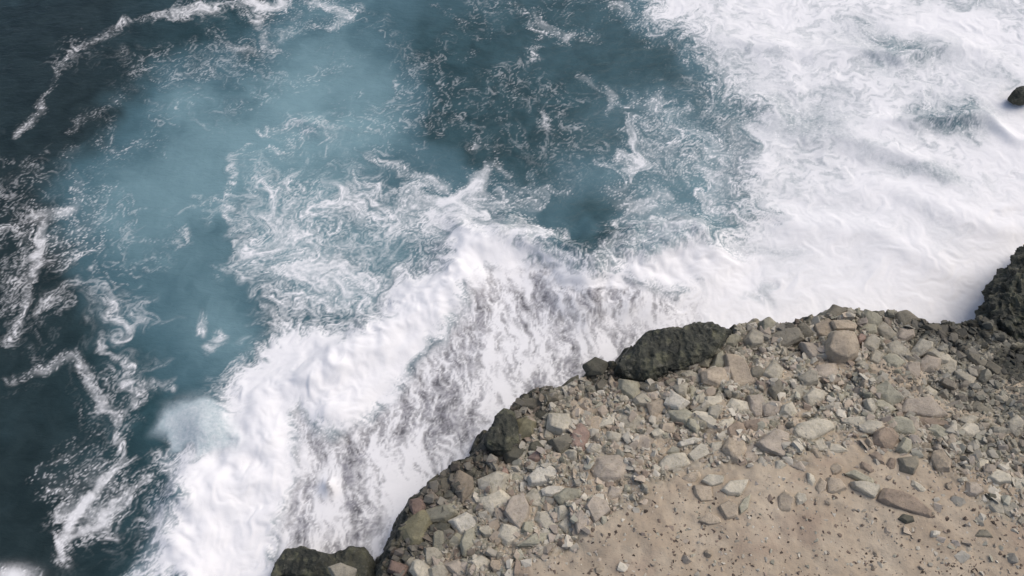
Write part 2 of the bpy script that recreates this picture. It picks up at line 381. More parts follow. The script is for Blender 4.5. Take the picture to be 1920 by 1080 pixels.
TRAILS = ((EC((45, 240), (75, 180), (108, 128), (160, 78), (230, 48), (310, 24), (400, 18), (520, 4), (560, -20)), 17, 0.80), (EC((120, 150), (150, 140), (190, 118), (230, 90)), 22, 0.45),
          (EC((60, 330), (110, 260), (150, 225), (215, 185)), 24, 0.62), (EC((-10, 370), (30, 310), (60, 300)), 28, 0.66), (EC((60, 415), (120, 392), (150, 345), (115, 310), (150, 280)), 24, 0.66),
          (EC((75, 430), (70, 500), (60, 560), (35, 615), (20, 640)), 22, 0.72), (EC((5, 712), (75, 692), (140, 672), (165, 712), (190, 755), (225, 780)), 20, 0.86), (EC((-20, 745), (60, 720)), 20, 0.60),
          (EC((225, 790), (243, 850), (205, 892), (150, 950), (118, 1000), (95, 1055)), 15, 0.66), (EC((215, 930), (190, 970), (120, 1010)), 16, 0.55), (EC((200, 570), (230, 610), (235, 640)), 26, 0.62),
          (EC((200, 650), (240, 690), (255, 735), (335, 722)), 22, 0.68), (EC((260, 760), (300, 745), (320, 735)), 16, 0.55), (EC((435, 88), (490, 105), (500, 60), (487, 35)), 18, 0.72), (EC((490, 110), (540, 70), (560, 30)), 20, 0.60),
          (EC((540, 5), (620, 10), (660, 32), (625, 50)), 18, 0.62), (EC((380, 585), (375, 615)), 13, 0.6), (EC((410, 620), (375, 655)), 18, 0.66), (EC((355, 455), (350, 440)), 16, 0.62), (EC((230, 435), (280, 450), (350, 460)), 16, 0.5),
          (EC((140, 150), (180, 175), (220, 210)), 18, 0.5), (EC((200, 360), (240, 360)), 20, 0.5), (EC((180, 465), (180, 520)), 16, 0.55), (EC((310, 220), (350, 200), (400, 190)), 22, 0.48), (EC((800, 5), (840, 15), (870, 40)), 18, 0.62),
          (EC((900, 100), (880, 115)), 16, 0.55), (EC((780, 130), (820, 110)), 16, 0.5), (EC((1095, 140), (1130, 160), (1150, 200)), 16, 0.66), (EC((1000, 30), (1040, 60), (1110, 70)), 20, 0.52), (EC((960, 10), (1010, 60), (1000, 110)), 16, 0.46),
          (EC((1150, 5), (1190, 30), (1230, 60)), 26, 0.8), (EC((1260, 90), (1290, 150), (1340, 200), (1390, 260)), 30, 0.66), (EC((1020, 215), (1030, 250)), 11, 0.55), (EC((890, 270), (930, 285)), 13, 0.5),
          (EC((280, 985), (310, 960), (330, 900)), 22, 0.7), (EC((285, 1000), (260, 1050)), 22, 0.7), (EC((300, 850), (318, 880)), 18, 0.6), (EC((500, 240), (440, 300), (420, 360)), 16, 0.70), (EC((480, 250), (560, 232), (650, 248)), 20, 0.85),
          (EC((690, 290), (760, 315), (830, 350)), 20, 0.82), (EC((880, 345), (930, 310), (950, 330)), 18, 0.74), (EC((540, 390), (570, 350), (590, 320)), 20, 0.82), (EC((440, 120), (520, 140), (640, 130)), 18, 0.48), (EC((410, 370), (430, 430), (470, 470)), 20, 0.55))
def foam_fields(x, y, z):
    """Where the white water lies (foam), how much lace trails over it (cover), how milky the water is (air), the wash (streak)."""
    px, py = proj(x, y, z)
    u1, v1 = churn(x, y, 9, 1.1); u2, v2 = churn(x, y, 15, 1.1)
    wx, wy = proj(u1 * TX, v1 * TX, z)                     # layout looked up through the churned water: torn, swirling outlines
    qx, qy = wx * .55 + px * .45, wy * .55 + py * .45
    ex, ey = wx * .35 + px * .65, wy * .35 + py * .65
    sx_ = px + 34 * look(NB, x / TX + 11, y / TX + 500); sy_ = py + 34 * look(NB, x / TX + 600, y / TX + 200)
    sd_main, sd_right, sd_wash = sdist(ex, ey, main_wave), sdist(qx, qy, white_right), sdist(px * .6 + qx * .4, py * .6 + qy * .4, wash)
    # threads: level lines of noise carried along by the churn
    th = lambda T, u, v, w: np.exp(-(look(T, u, v) / w) ** 2)
    wid = 0.7 + 0.55 * look(NB, u1 * 1.3 + 300, v1 * 1.3)
    wid = np.clip(wid, 0.25, 1.8)
    t1, t2, t3 = th(N1, u2, v2, 0.17 * wid), th(N2, u2 + 400, v2 + 90, 0.22 * wid), th(N3, u1 + 77, v1 + 600, 0.30 * wid)
    fine = look(NF, u1, v1); soft = look(NC, u2 + 210, v2 + 480); big = look(NB, u1 + 50, v1 + 700)
    web = np.maximum(np.maximum(t1 * np.clip(0.8 + 0.3 * fine, 0.2, 1.2), 0.85 * t2), 0.72 * t3)
    # lace density
    lace = 0.57 * sstep(-35, 40, sdist(wx, wy, lace_mid))
    for cx, cy, rx, ry, a, k in ((570, 265, 90, 32, 5, 0.26), (740, 330, 70, 30, 20, 0.14), (560, 370, 34, 60, 30, 0.16), (1190, 350, 60, 60, 0, 0.22), (1250, 400, 90, 60, 0, 0.12), (1330, 370, 60, 90, 0, 0.14), (1350, 250, 50, 60, 0, 0.08),
                                 (640, 560, 110, 60, -10, 0.24), (640, 500, 60, 40, 0, 0.12), (860, 440, 60, 30, 0, 0.28), (1050, 340, 70, 40, 0, 0.10), (1230, 200, 60, 30, 10, 0.05), (1100, 395, 60, 30, 0, -0.30), (1090, 430, 50, 26, 0, -0.36),
                                 (840, 320, 70, 26, 0, -0.2), (770, 480, 60, 40, 0, -0.22), (700, 440, 60, 30, 0, -0.1), (470, 340, 40, 50, 0, -0.08)):
        lace = lace + k * bl(qx, qy, cx, cy, rx, ry, a) * (lace > 0.04)
    halo = np.maximum(sstep(np.where((py > 800) & (px < 420), -60, -95), 0, sd_main), sstep(-90, 0, sd_right)); lace = np.maximum(lace, 0.62 * halo * (sd_wash < 0))
    lace = np.maximum(lace, 0.40 * sstep(-10, 60, sdist(wx, wy, left)))
    for pts, w, k in TRAILS:
        d = seg_dist(ex, ey, pts) / (w * 0.8)
        lace = np.maximum(lace, 0.80 * k * np.exp(-d ** 2) + 0.2 * np.exp(-(d / 2.6) ** 2) * k)
    lace = np.maximum(lace, 0.9 * bl(px, py, 25, 1078, 40, 20))
    dome = bl(qx, qy, 388, 806, 60, 60, 10)
    lace = lace * (1 - sstep(0.1, 0.5, dome))
    patch = lace + 0.15 * big + 0.13 * soft
    gate = sstep(0.06, 0.2, lace)
    cover = web * sstep(0.26, 0.72, patch) * np.clip(0.75 + 0.22 * fine, 0.2, 1.15)
    film = 0.24 * sstep(0.40, 0.95, patch) * np.clip(0.8 + 0.35 * soft, 0, 2) * sstep(0.32, 0.55, lace) + 0.45 * sstep(0.72, 1.15, patch + 0.08 * fine)
    faint = np.maximum(th(N2, u1 * 0.8 + 500, v1 * 0.8 + 300, 0.16), 0.8 * th(N1, u1 * 1.1 + 200, v1 * 1.1 + 800, 0.12)) * sstep(0.1, 1.3, look(NB, u1 * 1.6 + 410, v1 * 1.6 + 222) + 0.4 * look(NC, u1, v1)) * np.clip(0.75 + 0.3 * fine, 0.1, 1.2)
    zone_ = np.maximum(sstep(-60, 30, sdist(sx_, sy_, left)), np.maximum(sstep(-50, 40, sdist(sx_, sy_, milky)), 0.8 * sstep(700, 800, px) * sstep(380, 250, py)))
    gate = np.maximum(gate, 0); cover = np.maximum(cover * gate, 0.42 * faint * zone_); gate = 1.0
    film = film * sstep(0.06, 0.2, lace)
    cover = (1 - (1 - np.clip(cover, 0, 1)) * (1 - np.clip(film, 0, 1))) * gate
    # white water: dissolves into threads at its seaward edge
    fr = 0.5 + sd_right / 95 + 0.45 * (web - 0.35) + 0.10 * fine + 0.12 * soft
    fm = 0.62 + sd_main / 62 + 0.42 * (web - 0.35) * sstep(14, -10, sd_wash) * sstep(70, 10, sd_main) + 0.10 * fine + 0.12 * soft
    thin = 0
    for cx, cy, rx, ry, a, k in ((1795, 222, 62, 32, 8, 1.3), (1690, 92, 50, 25, 30, 0.9), (1640, 110, 50, 20, 30, 0.4), (1720, 318, 80, 20, 15, 0.5), (1860, 12, 90, 12, 5, 0.5), (1560, 190, 60, 40, 0, 0.3), (1830, 130, 70, 24, 20, 0.3),
                                 (1500, 230, 60, 40, 20, 0.35), (1400, 120, 60, 30, 30, 0.35), (1370, 230, 40, 30, 0, 0.3), (1470, 200, 90, 30, 30, 0.3), (1440, 470, 60, 16, 10, 0.3), (1600, 60, 80, 25, 0, 0.25), (1620, 260, 90, 24, 20, 0.25), (1360, 470, 70, 20, 0, 0.3)):
        thin = thin + k * bl(qx, qy, cx, cy, rx, ry, a)
    veil = sstep(-1.2, 2.6, look(NC, u2 * 0.7 + 90, v2 * 1.35 + 33) + 0.45 * look(N2, u2, v2 * 1.4))      # thinner foam, drawn out by the flow
    h1u, h1v = churn(x, y, 4, 1.0); hx, hy = h1u * 0.96 + h1v * 0.28, (h1v * 0.96 - h1u * 0.28) * 1.9
    holes = sstep(0.3, -1.3, look(N2, hx * 0.9 + 700, hy * 0.9 + 350) + 0.6 * look(NF, hx * 0.8, hy * 0.8)) * sstep(-0.5, 1.1, look(NC, u1 * 0.6 + 20, v1 * 0.9 + 410) + 0.4 * look(NB, u1 + 5, v1)) * sstep(470, 330, py + 0.12 * (px - 1500))
    white_r = sstep(0.15, 0.95, fr) * (1 - np.clip(0.26 * holes + 0.16 * veil * (1 - 0.6 * sstep(380, 560, py)) + thin * (1 - 0.45 * web) * (0.85 + 0.15 * soft), 0, 0.92))
    white_m = sstep(0.15, 0.95, fm)
    white_m = white_m * (1 - np.clip(0.9 * bl(qx, qy, 1240, 452, 55, 14, -8) + 0.5 * bl(qx, qy, 1180, 440, 30, 18), 0, .9) * (1 - web * .6))
    spray = 0.9 * bl(px, py, 600, 893, 13, 15); spray = np.maximum(spray, 0.95 * bl(px, py, 25, 1078, 35, 16))
    foam = np.maximum(np.maximum(white_m, white_r), spray)
    # wash: strands drawn down the back of the wave
    su, sv = churn(x, y, 3, 0.7)
    ang = math.radians(12); ru, rv = su * math.cos(ang) + sv * math.sin(ang), (-su * math.sin(ang) + sv * math.cos(ang)) * 0.36
    s1 = np.exp(-(look(N2, ru * 1.5, rv * 1.0) / 0.22) ** 2); s2 = np.exp(-(look(N3, ru * 1.1 + 40, rv * 0.9 + 300) / 0.26) ** 2); s3 = look(NF, ru * 0.9 + 11, rv * 0.8)
    s5 = np.exp(-(look(N1, ru * 1.3 + 222, rv * 1.0 + 40) / 0.16) ** 2)
    net = np.maximum(th(N2, u1 * 1.3 + 40, v1 * 0.7 + 9, 0.2), 0.8 * th(N3, u1 * 1.1 + 310, v1 * 0.6, 0.28))
    dens = 0.66 + 0.17 * look(NC, su * 1.2 + 640, sv * 0.8 + 70)
    for cx, cy, rx, ry, a, k in ((780, 890, 80, 60, -40, 0.32), (700, 965, 90, 36, -20, 0.30), (1060, 665, 100, 34, -25, 0.30), (1210, 590, 90, 40, 0, 0.32), (960, 700, 70, 40, -40, 0.10), (940, 560, 50, 40, 0, -0.14), (1170, 548, 60, 18, 10, -0.16),
                                 (800, 740, 90, 34, -40, -0.14), (640, 850, 60, 36, 20, -0.24), (590, 950, 36, 70, 0, -0.16), (880, 790, 50, 40, -40, -0.20), (550, 960, 26, 40, 0, -0.24), (1150, 655, 40, 22, 30, -0.26), (720, 800, 40, 50, 30, -0.08), (860, 660, 26, 60, 20, -0.12)):
        dens = dens + k * bl(qx, qy, cx, cy, rx, ry, a)
    s4 = look(N3, ru * 1.1 + 150, rv * 0.9 + 77); body = dens + 0.13 * look(N2, ru * 1.1 + 500, rv * 0.7 + 20) + 0.07 * s3 + 0.06 * s4
    strand = 0.10 + 0.07 * s3 + 0.70 * np.maximum(np.maximum(s1, s5), 0.8 * s2) * np.clip(0.85 + 0.25 * s3, 0, 1.2) + 0.30 * net
    strand = np.clip(strand * sstep(-0.05, 0.5, dens) + 0.55 * sstep(0.45, 1.0, body) + 0.35 * sstep(0.80, 1.15, body), 0, 1)
    wm = sstep(-20, 14, sd_wash)
    b = np.maximum(bl(qx, qy, 1425, 548, 36, 20), 0.8 * bl(qx, qy, 1725, 325, 75, 20, 12)); b = b * sstep(0.2, 0.5, b)
    foam = foam * (1 - 0.35 * b * (1 - s1))
    total = np.maximum(np.maximum(cover, foam), strand * wm * 0.96)
    # air beaten into the water
    air = 0.54 * sstep(-80, 90, sdist(sx_, sy_, milky)) + 0.22 * sstep(-30, 60, sdist(wx, wy, lace_mid))
    for cx, cy, rx, ry, a, k in ((440, 230, 150, 100, 20, 0.34), (560, 200, 120, 90, 0, 0.22), (330, 340, 110, 110, 0, 0.22), (340, 180, 90, 60, 0, 0.14), (600, 90, 90, 50, 0, 0.16), (560, 380, 150, 110, 0, 0.34), (800, 400, 110, 80, 0, 0.28), (620, 540, 120, 80, 0, 0.42), (480, 600, 60, 90, 20, 0.32),
                                 (380, 690, 70, 40, 0, 0.08), (1190, 360, 90, 90, 0, 0.26), (1320, 300, 90, 130, 0, 0.24), (1340, 390, 80, 60, 0, 0.34), (1160, 220, 60, 50, 0, 0.12), (430, 790, 60, 60, 0, 0.3), (1790, 220, 90, 60, 0, 0.3), (1680, 90, 90, 60, 0, 0.4), (700, 60, 90, 60, 0, 0.12),
                                 (960, 60, 200, 60, 0, 0.08), (1240, 455, 70, 26, 0, 0.36), (700, 160, 60, 80, 0, 0.12)):
        air = air + 1.15 * k * bl(sx_, sy_, cx, cy, rx, ry, a)
    for cx, cy, rx, ry, a, k in ((900, 200, 120, 110, 0, 0.14), (850, 270, 120, 50, 0, 0.25), (160, 210, 60, 60, 0, 0.25), (1090, 420, 70, 40, 0, 0.36), (300, 640, 80, 80, 0, 0.14), (460, 55, 40, 30, 0, 0.14), (240, 500, 50, 50, 0, 0.12)):
        air = air - k * bl(sx_, sy_, cx, cy, rx, ry, a)
    mot = look(NC, x / TX * 0.8 + 120, y / TX * 0.8 + 77); mot2 = look(N1, u1 + 31, v1 + 222)
    air = 0.10 * sstep(400, 700, px) + air * (1 + 0.10 * look(NB, x / TX + 222, y / TX) + 0.13 * mot + 0.04 * mot2 + 0.03 * fine) + 0.020 * mot + 0.012 * mot2
    air = 1 - np.exp(-1.55 * np.clip(air, 0, 3))
    air = np.maximum(air, 0.55 * np.maximum(sstep(-70, 10, sd_right), sstep(-50, 10, sd_main)))
    air = np.clip(np.maximum(air, 1.0 * sstep(0.1, 0.5, dome)), 0, 1)
    dm = sstep(0.1, 0.6, dome) * sstep(460, 405, qx)
    total = np.where(dm > 0, total * (1 - dm) + dm * 0.48, total)
    tint = np.clip(sstep(150, 500, qx + 0.1 * qy) * 0.9 + 0.4 * bl(px, py, 300, 700, 200, 160), 0, 1)
    thick = np.maximum(white_m, white_r * 0.9)
    return dict(cover=np.clip(total, 0, 1), thick=np.clip(thick, 0, 1), air=air, wash=wm, tint=tint), sd_main, sd_right, sd_wash

sxs = axis(-46, 46, 0.09, -700, 700); sys_ = axis(9.5, 62, 0.09, -700, 1200)
X, Y, F = grid(sxs, sys_)
near = (X > -52) & (X < 52) & (Y > 4) & (Y < 68)
n = np.where(near)[0]; x_, y_ = X[n], Y[n]
def sea_shape(X, Y, px, py):
    wx = px + 20 * look(NB, X / TX, Y / TX); wy = py + 20 * look(NB, X / TX + 330, Y / TX + 500)
    d = seg_dist(wx, wy, main_crest)
    crest = np.exp(-(d / 58.0) ** 2)
    h = 0.16 * fbm(X * 0.07, Y * 0.11, 3, off=3)
    thick = np.maximum(sstep(-25, 45, sdist(wx, wy, main_wave)), 0.55 * sstep(-30, 60, sdist(wx, wy, white_right)))
    h = h + 1.15 * crest * (0.8 + 0.22 * look(NC, X / TX, Y / TX))
    u, v = churn(X, Y, 8, 1.0)
    h = h + thick * (0.07 * look(NC, u + 88, v) + 0.012 * look(N1, u, v + 9) + 0.012 * look(N3, u, v))
    h = h + 0.7 * bl(px, py, 388, 806, 48, 46, 10)
    for cx, cy, rx, ry, a, k in ((1790, 265, 130, 16, 6, 0.8), (1700, 120, 140, 18, 10, 0.5), (1690, 330, 120, 20, 25, 0.45), (1240, 455, 70, 14, -5, 0.7), (590, 240, 100, 18, 6, 0.35), (1560, 250, 160, 30, 20, 0.4),
                                 (1500, 80, 150, 30, 8, 0.4), (600, 893, 14, 16, 0, 0.6), (1130, 480, 60, 20, 20, 0.4), (1600, 470, 200, 26, 14, 0.35), (1450, 330, 40, 110, 20, 0.35), (1780, 420, 160, 22, 12, 0.4)):
        h = h + k * bl(wx, wy, cx, cy, rx, ry, a)
    return h
px, py = proj(x_, y_, np.zeros(len(n)))
Z = np.zeros(len(X)); Z[n] = sea_shape(x_, y_, px, py)
Z *= np.clip(1 - np.maximum(np.maximum(np.abs(X) - 46, 0), np.maximum(Y - 62, 9.5 - Y)) / 5.5, 0, 1)
FF, sd_main, sd_right, sd_wash = foam_fields(x_, y_, Z[n])
A = {}
for k, d in (('cover', 0), ('thick', 0), ('air', 0.1), ('wash', 0), ('tint', 0.4)):
    a = np.full(len(X), d, float); a[n] = FF[k]; A[k] = a
# hidden under the land: trim, except where it meets the shore
V = np.stack([X, Y, Z], 1)
lsd = sdist(X, Y, land_poly)
fk = ~(lsd > 5)[F].all(axis=1)
zone = np.zeros(len(X), int)
full = lambda v: (lambda a: (a.__setitem__(n, v), a)[1])(np.full(len(X), -999.0))
fm, fr, fw = full(sd_main), full(sd_right), full(sd_wash)
zone[fr > 0] = 2; zone[(fw > 0)] = 3; zone[(fm > 0)] = 1
pxn, pyn = proj(X, Y, Z); zone[(zone == 1) & (pxn > 1310)] = 2
fzone = zone[F[fk][:, 0]]
Fk = F[fk]
for zi, name, lab, cat, kind in ((0, 'sea', 'dark teal sea with lacy trails of foam and milky turquoise patches', 'sea', 'structure'),
                           (1, 'breaking_wave', 'thick white breaking wave curling along the rocky shore', 'wave', 'stuff'),
                           (2, 'white_water', 'broad sheet of churned white foam filling the bay', 'foam', 'stuff'),
                           (3, 'wave_wash', 'streaky grey and white wash running back between wave and rocks', 'wash', 'stuff')):
    f = Fk[fzone == zi]
    u = np.zeros(len(X), bool); u[f.ravel()] = True; ix = np.cumsum(u) - 1
    me = mesh_np(name, V[u], ix[f])
    for k in A: attr(me, k, A[k][u])
    tag(link(name, me, M_SEA), lab, cat, kind=kind)

# ------------------------------------------------------------------ rocks
TINT = dict(t=(0.436, 0.366, 0.281), p=(0.525, 0.482, 0.390), w=(0.573, 0.536, 0.457), g=(0.405, 0.371, 0.299), e=(0.378, 0.358, 0.278), d=(0.105, 0.101, 0.079), k=(.430, .372, .305),
            b=(0.315, 0.252, 0.195), o=(0.215, 0.198, 0.129), r=(.310, .225, .185), n=(0.242, 0.221, 0.173))
def rock_mesh(name, foot, h, seed, top=0.68, sub=1, amp=0.035, base=-0.45, tilt=0.35):
    r = random.Random(seed)
    cx = sum(p[0] for p in foot) / len(foot); cy = sum(p[1] for p in foot) / len(foot)
    size = max(max(abs(p[0] - cx), abs(p[1] - cy)) for p in foot)
    tx, ty = r.uniform(-tilt, tilt), r.uniform(-tilt, tilt)
    bm = bmesh.new()
    for x, y in foot:
        dx, dy = x - cx, y - cy
        for s, z in ((1.0, base), (1.03 * r.uniform(.95, 1.04), r.uniform(.1, .5)), (top * r.uniform(.85, 1.12), r.uniform(.82, 1.0))):
            bm.verts.new((cx + dx * s, cy + dy * s, h * z + (0 if z < 0 else (dx * tx + dy * ty) * min(1, h / size) * z)))
    for i in range(3):
        a = r.uniform(0, 6.28); q = r.uniform(.1, .5)
        bm.verts.new((cx + size * q * math.cos(a) * top, cy + size * q * math.sin(a) * top, h * r.uniform(.9, 1.08)))
    res = bmesh.ops.convex_hull(bm, input=bm.verts)
    bmesh.ops.delete(bm, geom=[g for g in set(res['geom_interior'] + res['geom_unused']) if isinstance(g, bmesh.types.BMVert)], context='VERTS')
    bmesh.ops.dissolve_limit(bm, angle_limit=math.radians(9), verts=bm.verts, edges=bm.edges)
    if sub:
        bmesh.ops.bevel(bm, geom=bm.edges[:], offset=min(size * 0.04, h * 0.10), segments=1, affect='EDGES', clamp_overlap=True)
    bmesh.ops.triangulate(bm, faces=bm.faces)
    if sub:
        bmesh.ops.subdivide_edges(bm, edges=[e for e in bm.edges if e.calc_length() > size * 0.3], cuts=1 if sub == 1 else 3, use_grid_fill=True)
        bmesh.ops.triangulate(bm, faces=bm.faces)
        co = np.array([v.co[:] for v in bm.verts])
        f1, f2 = 1.7 / size, 4.5 / size; o = seed * 3.7
        d = [perlin(co[:, 0] * f1 + o, co[:, 1] * f1, co[:, 2] * f1 + 5.1 + i * 9) + 0.5 * perlin(co[:, 0] * f2 + o, co[:, 1] * f2, co[:, 2] * f2 + 2.3 + i * 9) for i in range(3)]
        for i, v in enumerate(bm.verts): v.co += Vector((d[0][i], d[1][i], d[2][i])) * (size * amp)
    bmesh.ops.recalc_face_normals(bm, faces=bm.faces)
    me = bpy.data.meshes.new(name); bm.to_mesh(me); bm.free()
    return me

